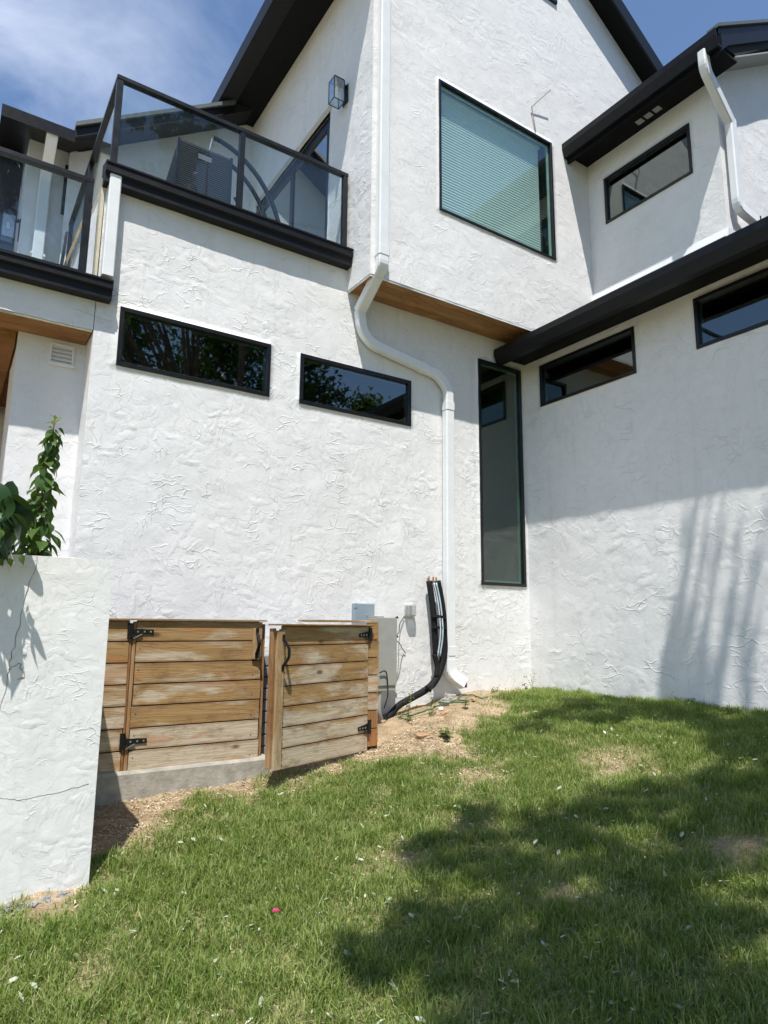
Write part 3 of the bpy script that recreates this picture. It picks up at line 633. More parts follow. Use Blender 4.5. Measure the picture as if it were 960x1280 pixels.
# ------------------------------------------------------------ railings
r1 = empty('balcony_railing', (-4.80, 0.0, 4.50), label='smoky glass railing in black frames on the upper balcony', cat='railing')
def ypost(mb_, x, y, z0, z1, s_=0.022): mb_.box((x-s_, y-s_, z0), (x+s_, y+s_, z1), 0.003)
o1 = (4.80, 0.0, -4.50)
for x in (-4.80, -3.68, -2.545): 
    m = MB(); ypost(m, x, 0.0, 4.515, 5.345, 0.026); m.make('post', M['black'], r1, loc=o1)
B((-4.83, -0.03, 5.345), (-2.515, 0.03, 5.385), 0.003).make('top_rail', M['black'], r1, loc=o1)
for a, c_ in ((-4.774, -3.706), (-3.654, -2.571)):
    B((a, -0.004, 4.55), (c_, 0.004, 5.345)).make('glass_panel', M['glass_rail'], r1, loc=o1)
    B((a, -0.015, 4.525), (c_, 0.015, 4.55)).make('bottom_rail', M['black'], r1, loc=o1)
m = MB(); ypost(m, -4.80, 1.3, 4.515, 5.345, 0.026); m.make('post', M['black'], r1, loc=o1)
m = MB(); ypost(m, -4.80, 2.55, 4.515, 5.345, 0.026); m.make('post', M['black'], r1, loc=o1)
B((-4.83, 0.032, 5.345), (-4.77, 2.6, 5.385), 0.003).make('top_rail', M['black'], r1, loc=o1)
for a, c_ in ((0.028, 1.27), (1.33, 2.52)):
    B((-4.804, a, 4.55), (-4.796, c_, 5.345)).make('glass_panel', M['glass_rail'], r1, loc=o1)
    B((-4.815, a, 4.525), (-4.785, c_, 4.55)).make('bottom_rail', M['black'], r1, loc=o1)
r2 = empty('terrace_railing', (-4.96, 0.0, 3.45), label='smoky glass railing in a black frame on the lower left terrace', cat='railing')
o2 = (4.96, 0.0, -3.45)
for x in (-4.965, -6.35, -7.7):
    m = MB(); ypost(m, x, 0.0, 3.465, 4.29, 0.028); m.make('post', M['black'], r2, loc=o2)
B((-7.75, -0.03, 4.29), (-4.935, 0.03, 4.33), 0.003).make('top_rail', M['black'], r2, loc=o2)
for a, c_ in ((-6.322, -4.993), (-7.672, -6.378)):
    B((a, -0.004, 3.505), (c_, 0.004, 4.29)).make('glass_panel', M['glass_rail'], r2, loc=o2)
    B((a, -0.015, 3.478), (c_, 0.015, 3.505)).make('bottom_rail', M['black'], r2, loc=o2)
m = MB().tube([(-4.93, 1.7, 4.75), (-5.02, 0.9, 4.1), (-5.06, 0.9, 3.46)], 0.014); m.make('leaning_pole', M['steelblue'], None, label='thin dark bent pole leaning behind the terrace railing', cat='pole')
m = MB().box((-0.012, -0.02, 0), (0.012, 0.02, 1.35)).make('leaning_board', M['board_v'], None, loc=(-5.12, 0.9, 3.45), rot=(R(-6), R(13), 0), label='thin pale wooden strip leaning at the terrace corner', cat='board')

# ------------------------------------------------------------ balcony furniture
bx = empty('wicker_storage_box', (-3.875, 0.50, 4.50), label='dark wicker storage box with a handle slot on the balcony', cat='storage box')
hx, hz, dy = 0.27, 0.92, 0.75
m = MB()
m.box((-hx, 0, 0), (-.07, .02, hz)); m.box((.07, 0, 0), (hx, .02, hz)); m.box((-.07, 0, 0), (.07, .02, hz-.13)); m.box((-.07, 0, hz-.06), (.07, .02, hz))
m.make('front_panel', M['wicker'], bx)
for k in range(40):
    z = 0.01+k*0.0225
    if hz-.135 < z < hz-.055: 
        B((-hx+.012, -.005, z), (-.075, .002, z+.014), 0.002).make('wicker_strand', M['wicker'], bx); B((.075, -.005, z), (hx-.012, .002, z+.014), 0.002).make('wicker_strand', M['wicker'], bx)
    else: B((-hx+.012, -.005, z), (hx-.012, .002, z+.014), 0.002).make('wicker_strand', M['wicker'], bx)
for s_ in (-1, 1): B((s_*hx-.012, -.012, 0), (s_*hx+.012, .03, hz+.01), 0.003).make('corner_bar', M['steelblue'], bx)
MB().prism([(.02, 0), (.02, hz), (.5, hz*.72), (.62, hz*.5), (.62, 0)], 0, -hx, -hx+.02).make('side_panel', M['wicker'], bx)
MB().prism([(.02, 0), (.02, hz), (.5, hz*.72), (.62, hz*.5), (.62, 0)], 0, hx-.02, hx).make('side_panel', M['wicker'], bx)
cu = MB()
cu.box((-4.42, 0.75, 4.5), (-4.12, 1.35, 5.02), 0.03); cu.make('balcony_cushion_stack', M['wicker'], None, label='low dark bundle with white ties behind the wicker box', cat='bundle')
hs = empty('hammock_chair_stand', (-3.2, 0.55, 4.50), label='arched black tube hanging chair stand behind the right glass panel', cat='stand')
def arc(cx, cz, rx, rz, a0, a1, y, n=14): return [(cx+rx*math.cos(R(a0+(a1-a0)*k/n)), y, cz+rz*math.sin(R(a0+(a1-a0)*k/n))) for k in range(n+1)]
MB().tube(arc(-0.62, 0.0, 0.85, 1.12, 0, 88, 0.0), 0.026).make('arched_tube', M['steelblue'], hs)
MB().tube(arc(-0.60, 0.0, 0.72, 0.98, 0, 84, 0.05), 0.024).make('arched_tube', M['steelblue'], hs)
MB().tube(arc(-0.62, 0.0, 0.50, 0.80, 0, 50, 0.10), 0.018).make('brace', M['steelblue'], hs)
MB().tube([(-0.45, 0.0, 0.03), (0.25, 0.0, 0.03)], 0.025).make('foot', M['steelblue'], hs)
MB().tube([(0.05, -0.25, 0.03), (0.05, 0.35, 0.03)], 0.025).make('foot', M['steelblue'], hs)
MB().tube([(-0.60, 0.0, 1.10), (-0.62, 0.02, 0.96)], 0.012).make('hanging_hook', M['screw'], hs)

# ------------------------------------------------------------ wall lanterns
def lantern(loc, face, label, s=1.0):                # face: unit vector away from the wall in xy
    L = empty('wall_lantern', loc, math.atan2(face[1], face[0])-math.pi/2, label=label, cat='wall lantern', group='glass box wall lanterns')
    w_, h_, y0 = 0.062*s, 0.27*s, 0.055
    B((-.055*s, 0, .04), (.055*s, .012, .26*s), .002).make('back_plate', M['black'], L)
    B((-.02, .012, h_-.03), (.02, y0+.01, h_-.005)).make('arm', M['black'], L)
    f = MB(); t = .004
    for sx in (-1, 1):
        for sy in (0, 1): f.box((sx*w_-t, y0+sy*2*w_-t, -.0), (sx*w_+t, y0+sy*2*w_+t, h_))
    for z in (0, h_-.006):
        for sx in (-1, 1): f.box((sx*w_-t, y0+t, z), (sx*w_+t, y0+2*w_-t, z+.006))
        for sy in (0, 1): f.box((-w_+t, y0+sy*2*w_-t, z), (w_-t, y0+sy*2*w_+t, z+.006))
    f.make('lantern_frame', M['black'], L)
    for sx in (-1, 1): B((sx*w_-.0015, y0+.005, .007), (sx*w_+.0015, y0+2*w_-.005, h_-.007)).make('glass_side', M['glass_lamp'], L)
    for sy in (0, 1): B((-w_+.005, y0+sy*2*w_-.0015, .007), (w_-.005, y0+sy*2*w_+.0015, h_-.007)).make('glass_side', M['glass_lamp'], L)
    B((-w_+.003, y0+.003, h_), (w_-.003, y0+2*w_-.003, h_+.012)).make('lantern_cap', M['black'], L)
    m = MB().tube([(0, y0+w_, h_-.006), (0, y0+w_, h_-.07)], .016); m.make('socket', M['black'], L)
    m = MB().tube([(0, y0+w_, h_-.07), (0, y0+w_, h_-.09), (0, y0+w_, h_-.12), (0, y0+w_, h_-.14)], .012, 8, .02); m.make('bulb', M['bulb'], L)
    return L
lantern((UL, 0.11, 6.28), (-1, 0), 'glass box wall lantern beside the balcony door', 1.0)
lantern((-5.30, 3.10, 5.22), (-1, 0), 'glass box wall lantern at the far left behind the terrace railing', 1.1)

# ------------------------------------------------------------ small wall fittings
pv = empty('vent_hood', (-5.02, 0.32, 2.80), label='small white louvred vent hood under the porch ceiling', cat='vent')
ring(MB(), 'y', 0, -0.09, 0.09, 0, 0.17, 0.014, -0.03, 0.0).make('vent_frame', M['white_metal'], pv)
for k in range(4): MB().prism([(-.026, .025+k*.035), (-.022, .025+k*.035), (-.006, .055+k*.035), (-.010, .055+k*.035)], 0, -.076, .076).make('louvre', M['white_metal'], pv)
B((-.1, -.045, -.02), (.1, 0, 0), .003).make('vent_lip', M['white_metal'], pv)
wr = MB().tube([(-0.125, -0.45, 6.69), (-0.205, -0.47, 6.99), (0.04, -0.56, 7.28)], 0.007, 6).make('bent_wire', plain('pinkish_wire', (0.42, 0.36, 0.35), 0.5), None, label='thin bent wire sticking up from the large teal window', cat='wire')
eb = empty('meter_box', (-2.26, 0.0, 0.62), label='blue grey steel cover box on the wall above the gate', cat='electrical box')
B((-.115, -.05, 0), (.115, 0, .285), .004).make('box_body', M['bluegrey'], eb)
B((-.108, -.056, .006), (.108, -.05, .278), .002).make('box_lid', M['bluegrey'], eb)
B((.02, -.062, .155), (.075, -.056, .18), .002).make('latch', M['screw'], eb)
B((-.115, -.06, .24), (-.085, -.05, .285), .002).make('hinge', M['bluegrey'], eb)
ob = empty('outlet_cover', (-1.714, 0.0, 0.785), label='clear bubble outlet cover on the wall beside the cable bundle', cat='outlet')
B((-.058, -.012, 0), (.058, 0, .13), .004).make('back_plate', M['pvc'], ob)
B((-.052, -.085, .006), (.052, -.012, .124), .014).make('bubble', glass('clear_bubble', (.8, .8, .78), 2.0, .06, .35, (.7, .7, .68)), ob)
B((-.022, -.018, .03), (.022, -.0125, .10), .002).make('socket', M['black'], ob)
db = empty('disconnect_box', (-2.13, -0.25, 0.05), label='tall grey utility cabinet between the right gate and the wall', cat='electrical box')
B((-.11, 0, .05), (.10, .245, .715), .004).make('box_body', M['galv'], db)
B((-.113, -.012, .10), (.103, 0, .72), .003).make('box_lid', M['galv'], db)
B((-.10, .02, .715), (-.02, .22, .735), .003).make('box_cap', M['galv'], db)
MB().tube(smooth_path([(-.06, .03, .05), (-.065, .03, -.12), (-.03, .05, -.2)]), .02).make('conduit', M['galv'], db)
MB().tube(smooth_path([(-.10, -.03, .22), (-.05, -.035, .235), (-.02, -.03, .19), (-.01, -.03, .02), (-.05, -.03, -.1)]), .006, 6).make('cable', M['foam'], db)
for z in (.52, .70):
    MB().tube([(.10, .05, z), (.135, .02, z+.03)], .012, 6).make('cable_gland', M['foam'], db)
MB().tube(smooth_path([(.11, .05, .55), (.2, .1, .58), (.28, .2, .66), (.36, .235, .74)]), .004, 5).make('cable', M['foam'], db)
MB().tube(smooth_path([(.11, .06, .53), (.22, .12, .48), (.33, .22, .42), (.38, .24, .38)]), .004, 5).make('cable', M['foam'], db)
for z0_ in (0.40, 3.02):
    MB().sweep([(-1.232+.002*z0_, -0.065, z0_), (-1.232+.002*z0_, -0.065, z0_+.09)], rect(0.049, 0.060), side=(0, 1, 0)).make('coupling', M['white_metal'], d1, loc=off)
MB().sweep([(-2.385, -0.49, 4.26), (-2.385, -0.49, 4.35)], rect(0.048, 0.063), side=(0, 1, 0)).make('coupling', M['white_metal'], d1, loc=off)
MB().sweep([(-1.62, -0.065, 3.4430), (-1.54, -0.065, 3.4297)], rect(0.045, 0.057), side=(0, 1, 0)).make('coupling', M['white_metal'], d1, loc=off)
# refrigerant line bundle
lb = empty('refrigerant_line_bundle', (-1.44, -0.12, 0.1), label='black insulated pipe bundle rising from the soil, taped with light cables', cat='pipe bundle')
ol = (1.44, 0.12, -0.1)
right = smooth_path([(-1.443, -.12, 1.15), (-1.395, -.12, .96), (-1.365, -.12, .78), (-1.355, -.12, .60), (-1.352, -.12, .44), (-1.395, -.12, .28), (-1.48, -.12, .145), (-1.60, -.125, .07), (-1.77, -.13, .005), (-1.93, -.14, -.06), (-2.08, -.16, -.18)])
MB().tube(right, 0.044, 10, 0.030).make('insulated_pipe', M['foam'], lb, loc=ol, smooth=True)
left = smooth_path([(-1.508, -.08, 1.15), (-1.488, -.10, .96), (-1.472, -.11, .78), (-1.460, -.11, .60), (-1.445, -.11, .42)])
MB().tube(left, 0.032, 10).make('insulated_pipe', M['foam'], lb, loc=ol, smooth=True)
for dx_ in (-.070, -.040):
    MB().tube(smooth_path([(-1.43+dx_, -.15, 1.13), (-1.395+dx_, -.165, .95), (-1.375+dx_, -.175, .76), (-1.370+dx_, -.175, .60), (-1.385+dx_, -.15, .40)]), 0.008, 8).make('cable', M['cable'], lb, loc=ol, smooth=True)
MB().tube(smooth_path([(-1.47, -.11, .42), (-1.44, -.12, .30), (-1.46, -.13, .2)]), 0.026, 8).make('insulated_pipe', M['foam'], lb, loc=ol, smooth=True)
for (x, z) in ((-1.425, .79), (-1.415, .68)):
    q = MB(); q.tube([(x-.002, -.125, z-.012), (x, -.125, z+.012)], 0.088, 12); o = q.make('tie_wrap', M['foam'], lb, loc=ol)
    for vv in o.data.vertices: vv.co.y = -.125+(vv.co.y+.125)*.68
for (x, y, z) in ((-1.525, -.08, 1.16), (-1.505, -.075, 1.18), (-1.447, -.12, 1.17), (-1.47, -.10, 1.175)):
    MB().tube([(x, y, z-.04), (x, y, z+.018)], 0.009, 7).make('copper_end', M['copper'], lb, loc=ol)
MB().tube([(-1.62, -.17, .12), (-1.57, -.18, .07), (-1.53, -.165, .125)], 0.012, 6).make('tape_tail', M['foam'], lb, loc=ol)

# ------------------------------------------------------------ wooden enclosure: fence and two gates
PITCH, BH, ZT = 0.1465, 0.1385, 0.715
def boards(parent, x0, x1, n, z_top, y0, y1, mat=None, jit=0.004):
    for k in range(n):
        z1 = z_top-k*PITCH; L = (x1-x0); j0 = random.uniform(-jit, jit); j1 = random.uniform(-jit, jit)
        cx, cz = (x0+x1)/2, z1-BH/2
        yo = random.uniform(-.0015, .0015)
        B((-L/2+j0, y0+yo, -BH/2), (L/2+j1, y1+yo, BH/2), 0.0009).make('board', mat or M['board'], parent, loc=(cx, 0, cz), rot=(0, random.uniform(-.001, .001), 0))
def screw(parent, x, y, z):
    MB().tube([(x, y+.001, z), (x, y-.003, z)], .0045, 6).make('screw', M['screw'], parent)
def t_hinge(parent, x, y, z, s, big=True):           # s = +1: strap to the right, -1: to the left
    h = MB(); 
    h.box((x-.018-.012*s, y-.006, z-.055), (x+.012-.012*s, y, z+.055), .002)
    o = h.make('hinge', M['iron'], parent)
    st = MB(); a = x+.004*s; L = .145
    st.add([(a, y-.006, z-.026), (a+s*L, y-.006, z-.020), (a+s*L, y-.006, z+.010), (a, y-.006, z+.016), (a, y, z-.026), (a+s*L, y, z-.020), (a+s*L, y, z+.010), (a, y, z+.016)],
           [(0, 1, 2, 3), (7, 6, 5, 4), (0, 4, 5, 1), (1, 5, 6, 2), (2, 6, 7, 3), (3, 7, 4, 0)])
    st.make('strap', M['iron'], o)
    MB().sweep(smooth_path([(x+.012*s, y-.004, z-.055), (x+.035*s, y-.006, z-.042), (x+.07*s, y-.006, z-.024)], 4), [(-.005, -.004), (.005, -.004), (.005, .004), (-.005, .004)]).make('brace', M['iron'], o)
    MB().tube([(x, y-.008, z-.05), (x, y-.008, z+.05)], .008, 8).make('pin', M['iron'], o)
    for q in (.04, .085, .128): MB().tube([(x+s*q, y-.006, z-.005), (x+s*q, y-.0095, z-.005)], .007, 6).make('bolt', M['screw'], o)
def pull(parent, x, y, z0, z1):
    h = MB(); h.sweep(smooth_path([(x, y, z1), (x, y-.012, z1-.015), (x, y-.045, z1-.06), (x, y-.052, (z0+z1)/2), (x, y-.045, z0+.06), (x, y-.012, z0+.015), (x, y, z0)], 4),
                      [(-.011, -.004), (.011, -.004), (.011, .004), (-.011, .004)], side=(1, 0, 0)); o = h.make('handle', M['iron'], parent)
    for z in (z0-.012, z1+.012): B((x-.013, y-.005, z-.022), (x+.013, y, z+.022), .003).make('handle_plate', M['iron'], o)
M['backing'] = plain('joint_shade_backing', (0.045, 0.025, 0.014), 0.9, var=0.3)  # added sheet, coloured dark to stand in for shadow in the board joints
fn = empty('wooden_fence', (-4.9, -0.60, -0.45), label='fixed weathered board fence panels and top caps around the two gates', cat='fence')
FO = (4.9, 0.60, 0.45)
hf = empty  # fence children are laid out in the fence's own frame
def fx(x): return x+4.9
# left fixed panel, up to the hinge line
boards(fn, fx(-5.35), fx(-4.528), 7, ZT+.45, 0, .022)
for x in (-4.60, ): B((fx(x)-.045, .024, -.0), (fx(x)+.12, .06, 1.15)).make('post', M['board_orange'], fn)
B((fx(-4.526), .004, .16), (fx(-4.512), .024, 1.15)).make('edge_strip', M['board_orange'], fn)
# right fixed ends
for k in range(7):
    z1 = ZT+.45-k*PITCH; dz = -.012*k*0.3
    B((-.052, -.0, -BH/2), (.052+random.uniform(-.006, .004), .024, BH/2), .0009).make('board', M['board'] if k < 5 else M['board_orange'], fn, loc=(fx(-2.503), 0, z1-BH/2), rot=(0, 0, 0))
B((fx(-2.47)-.06, .026, .0), (fx(-2.47)+.015, .09, 1.15)).make('post', M['board_orange'], fn)
B((fx(-5.35), .0235, .10), (fx(-4.53), .0315, 1.169)).make('joint_shade_sheet', M['backing'], fn)
B((fx(-2.555), .0245, .10), (fx(-2.452), .0255, 1.169)).make('joint_shade_sheet', M['backing'], fn)
# caps
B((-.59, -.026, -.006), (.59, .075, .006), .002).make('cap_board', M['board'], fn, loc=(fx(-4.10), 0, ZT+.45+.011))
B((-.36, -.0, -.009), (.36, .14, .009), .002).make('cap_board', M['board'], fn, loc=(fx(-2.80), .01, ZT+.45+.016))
# middle post, dark, behind the gap, and return
B((fx(-3.555), .03, .1), (fx(-3.50), .07, 1.15)).make('post', M['board_orange'], fn)
cb = MB()
xs = np.linspace(-5.4, -3.455, 30)
V = []; F = []
for i, x in enumerate(xs):
    e = 0.004*noise.noise(Vector((x*6, 0, 0)))
    V += [(x, -0.655+e, -0.75), (x, -0.655+e, -0.305), (x, -0.655+.012+e, -0.29), (x, -0.50, -0.29), (x, -0.50, -0.75)]
for i in range(len(xs)-1):
    for j in range(4): F.append((i*5+j, (i+1)*5+j, (i+1)*5+j+1, i*5+j+1)[::-1])
F += [(0, 1, 2, 3, 4), tuple((len(xs)-1)*5+j for j in (4, 3, 2, 1, 0))]
mesh('concrete_curb', V, F, M['concrete'], None, label='rough concrete curb under the left gate', cat='curb')
# left gate (closed)
g1 = empty('wooden_gate', (-4.505, -0.60, -0.31), label='closed left board gate above the concrete curb, hinged at its left', cat='gate', group='wooden board gates')
boards(g1, 0.025, 0.965, 7, ZT+.31, -.004, .020)
B((-.002, -.002, .0), (.020, .022, 1.02), .002).make('edge_strip', M['board_orange'], g1)
B((.03, .024, .03), (.12, .05, 1.0)).make('stile', M['board_orange'], g1)
B((.84, .024, .03), (.93, .05, 1.0)).make('stile', M['board_orange'], g1)
B((.026, .0205, .0), (.949, .0235, 1.029)).make('joint_shade_sheet', M['backing'], g1)
t_hinge(g1, -.012, -.006, .955, 1); t_hinge(g1, -.012, -.006, .215, 1)
B((.885, -.026, .745), (.925, -.005, .975), .002).make('handle_block', M['board_v'], g1)
pull(g1, .916, -.027, .785, .945)
for k in range(7):
    screw(g1, .05, -.005, ZT+.31-k*PITCH-.04); screw(g1, .90, -.005, ZT+.31-k*PITCH-.10)
# right gate (ajar), local x runs from its hinge towards its free edge
g2 = empty('wooden_gate', (-2.56, -0.595, -0.305), math.pi+math.atan2(.335, 1.0), label='right board gate standing ajar, hinged at its right', cat='gate', group='wooden board gates')
# in this frame the outside is +y
def flipbox(a, b_, bev=0.0): return B(a, b_, bev)
ZG = 0.992
for k in range(7):
    z1 = ZG-k*PITCH
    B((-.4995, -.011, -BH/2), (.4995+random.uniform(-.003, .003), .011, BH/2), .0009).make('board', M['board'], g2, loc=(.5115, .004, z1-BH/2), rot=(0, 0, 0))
B((-.037, -.012, -.49), (.037, .012, .49+.0), .003).make('stile', M['board_v'], g2, loc=(1.046, .026, .47))
B((-.02, -.03, -.49), (.012, .012, .49), .003).make('stile', M['board_orange'], g2, loc=(1.101, .008, .485))
B((.014, -.0100, -.02), (1.0, -.0072, ZG+.0038)).make('joint_shade_sheet', M['backing'], g2)
B((.02, -.04, .02), (.10, -.0105, .97)).make('stile', M['board_orange'], g2)
B((.90, -.04, .02), (1.0, -.0105, .97)).make('stile', M['board_orange'], g2)
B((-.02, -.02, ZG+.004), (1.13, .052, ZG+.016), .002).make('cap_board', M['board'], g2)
g2h = empty('hinge_side', (0, 0, 0), math.pi); g2h.name = 'hinge_mount'; g2h.parent = g2
def t_hinge_r(parent, x, y, z):
    o = B((x-.045, y, z-.055), (x-.008, y+.006, z+.055), .002).make('hinge', M['iron'], parent)
    MB().add([(x-.01, y+.006, z-.026), (x+.125, y+.006, z-.020), (x+.125, y+.006, z+.008), (x-.01, y+.006, z+.03), (x-.01, y, z-.026), (x+.125, y, z-.020), (x+.125, y, z+.008), (x-.01, y, z+.03)],
           [(0, 3, 2, 1), (4, 5, 6, 7), (0, 1, 5, 4), (1, 2, 6, 5), (2, 3, 7, 6), (3, 0, 4, 7)]).make('strap', M['iron'], o)
    MB().tube([(x-.006, y+.008, z-.055), (x-.006, y+.008, z+.055)], .009, 8).make('pin', M['iron'], o)
    MB().tube(smooth_path([(x-.01, y+.006, z-.05), (x+.02, y+.007, z-.045), (x+.05, y+.007, z-.025)], 3), .005, 5).make('brace', M['iron'], o)
    for q in (.035, .07, .105): MB().tube([(x+q, y+.006, z-.004), (x+q, y+.0095, z-.004)], .007, 6).make('bolt', M['screw'], o)
bpy.data.objects.remove(g2h)
t_hinge_r(g2, .012, .016, .925); t_hinge_r(g2, .012, .016, .165)
h = MB(); h.sweep(smooth_path([(1.026, .040, .90), (1.026, .052, .885), (1.021, .09, .84), (1.021, .097, .80), (1.021, .09, .76), (1.026, .052, .715), (1.026, .040, .70)], 4), [(-.011, -.004), (.011, -.004), (.011, .004), (-.011, .004)], side=(1, 0, 0))
o = h.make('handle', M['iron'], g2)
for z in (.69, .91): B((1.013, .0385, z-.022), (1.039, .043, z+.022), .003).make('handle_plate', M['iron'], o)
for k in range(7):
    for x in (.05, .985): 
        for dz in (.035, .105): MB().tube([(x, .014, ZG-k*PITCH-dz), (x, .019, ZG-k*PITCH-dz)], .0045, 6).make('screw', M['screw'], g2)
# air conditioner behind the gap
ac = empty('ac_condenser', (-3.38, -0.30, -0.38), label='grey louvred air conditioner condenser seen through the gap between the gates', cat='air conditioner')
B((-.36, -.15, -.1), (.36, .27, 0), .006).make('pad', M['concrete'], ac)
B((-.33, -.105, .02), (.33, .24, .84), .01).make('cabinet', M['acgrey'], ac)
for k in range(9):
    B((-.325, -.125, .05+k*.088), (.325, -.106, .125+k*.088), .003).make('louvre', M['acgrey'], ac)

# ------------------------------------------------------------ planter wall and its plants
PX, PY, PZ = -4.895, -1.712, 1.035
pl = empty('planter', (-5.6, -1.4, -0.7), label='white stucco planter wall with a long crack, in the left foreground', cat='planter')
def pwall(name, plane, val, a0, a1, sign, z1=PZ):
    return wall(name, plane, val, a0, a1, -1.0, z1, [], M['stucco_p'], sign, step=0.05, amp=0.001, parent=pl)
for o_ in (pwall('front_wall', 'y', PY, -7.5, PX, -1), pwall('side_wall', 'x', PX, PY, -0.66, 1)):
    o_.location = (5.6, 1.4, 0.7)
# coping rounded by hand
cp = MB(); prof = [(PY-.0, PZ-.03), (PY+.008, PZ-.008), (PY+.03, PZ+.002), (PY+.17, PZ+.002), (PY+.19, PZ-.02), (PY+.19, PZ-.3)]
xs = np.linspace(-7.5, PX-.012, 60); V = []; F = []
for i, x in enumerate(xs):
    for (y, z) in prof: V.append((x, y, z+0.006*noise.noise(Vector((x*4, 0, 3))) if z > PZ-.025 else z))
n = len(prof)
for i in range(len(xs)-1):
    for j in range(n-1): F.append((i*n+j, (i+1)*n+j, (i+1)*n+j+1, i*n+j+1))
F.append(tuple((len(xs)-1)*n+j for j in range(n)))
mesh('coping', V, F, M['stucco_p'], pl, loc=(5.6, 1.4, 0.7), smooth=True)
B((-5.09, -1.53, 0.6), (PX-.012, -0.68, PZ-.012)).make('side_coping', M['stucco_p'], pl, loc=(5.6, 1.4, 0.7))
B((-7.5, -1.53, 0.5), (-5.092, -0.68, PZ-.08)).make('planter_soil', M['soil'], pl, loc=(5.6, 1.4, 0.7))
# the crack: a thin dark groove lip laid along the face
def crackline(pts, w0, name='crack'):
    P = []
    for (a, b2) in zip(pts[:-1], pts[1:]):
        n_ = 7
        for k in range(n_):
            t = k/n_; P.append((a[0]+(b2[0]-a[0])*t+random.uniform(-.007, .007), a[1]+(b2[1]-a[1])*t+random.uniform(-.004, .004)))
    P.append(pts[-1]); V = []; F = []
    for i, (x, z) in enumerate(P):
        ww = 1.6*w0*random.uniform(.4, 1.5); dx_, dz_ = (P[min(i+1, len(P)-1)][0]-P[max(i-1, 0)][0], P[min(i+1, len(P)-1)][1]-P[max(i-1, 0)][1]); l = math.hypot(dx_, dz_) or 1
        nx_, nz_ = -dz_/l*ww, dx_/l*ww
        V += [(x-nx_, PY-.0022, z-nz_), (x+nx_, PY-.0022, z+nz_), (x, PY+.006, z)]
    for i in range(len(P)-1):
        for j in range(3): F.append((i*3+j, (i+1)*3+j, (i+1)*3+(j+1) % 3, i*3+(j+1) % 3))
    return mesh(name, V, F, bpy.data.materials.get('crack_edge') or plain('crack_edge', (0.16, 0.145, 0.125), 1.0), pl, loc=(5.6, 1.4, 0.7))
crackline([(-5.26, 1.03), (-5.30, .80), (-5.33, .58), (-5.345, .45), (-5.36, .25), (-5.365, .02), (-5.35, -.12)], .0007)
crackline([(-5.345, .47), (-5.30, .50), (-5.27, .43), (-5.30, .42)], .0008)
crackline([(-5.35, -.12), (-5.25, -.15), (-5.12, -.14), (-4.93, -.11)], .00025)
crackline([(-5.35, -.12), (-5.39, -.16), (-5.41, -.30)], .0005)

# leaf shapes
def leaf_mesh(name, L, W, droop, fold, mat, tip=1.4, n=6):
    V = []; F = []
    for i in range(n+1):
        t = i/n; wd = W*math.sin(math.pi*min(1, t**0.75))**(0.9 if t < .5 else tip) if 0 < t < 1 else 0.0
        y = L*t*(1-0.12*droop*t); z = -droop*L*t*t*0.5
        for s_ in (-1, 0, 1): V.append((s_*wd, y, z+(abs(s_)*fold*wd)))
    for i in range(n):
        for j in (0, 1): F.append((i*3+j, i*3+j+1, (i+1)*3+j+1, (i+1)*3+j))
    me = bpy.data.meshes.new(name); me.from_pydata(V, [], F); me.update(); me.materials.append(mat)
    me.polygons.foreach_set('use_smooth', [True]*len(me.polygons)); me.validate(); return me
def put(me, name, parent, loc, rot, s=1.0):
    o = bpy.data.objects.new(name, me); COL.objects.link(o); o.parent = parent; o.location = loc; o.rotation_euler = rot; o.scale = (s, s, s); return o
LV = [leaf_mesh('leaf', .10, .027, d, f, M['vine'], 1.7) for d, f in ((.5, .3), (.9, .15), (.2, .45))]
LT = leaf_mesh('leaf', .06, .014, .3, .3, M['vine_tip'], 1.6)
LBG = [leaf_mesh('leaf', .25, .065, d, .18, M['bigleaf'], 1.3, 8) for d in (.6, 1.1)]
vn = empty('vine_shoot', (-5.235, -1.50, 0.95), label='upright leafy vine shoot rising out of the planter', cat='plant')
spine = smooth_path([(0, 0, 0), (.0, .01, .25), (-.015, 0, .5), (.005, -.01, .72), (.015, -.01, .89)])
MB().tube(spine, .007, 6, .003).make('stem', M['stem'], vn)
rs = random.Random(3)
for k in range(135):
    t = (k+.5)/135; z = 0.02+.86*t; p = spine[min(len(spine)-1, int(t*(len(spine)-1)))]
    ang = k*2.4+rs.uniform(-.4, .4); tilt = R(rs.uniform(-75, -15)); rr_ = rs.uniform(.0, .085)*(1-t*.75)
    tip = t > .93
    sc_ = (1.25-.45*t)*rs.uniform(.75, 1.15)
    put(LT if tip else rs.choice(LV), 'leaf', vn, (p.x+rr_*math.cos(ang+1.57), p.y+rr_*math.sin(ang+1.57), z), (R(rs.uniform(0, 50)) if tip else tilt, rs.uniform(-.5, .5), ang), sc_)
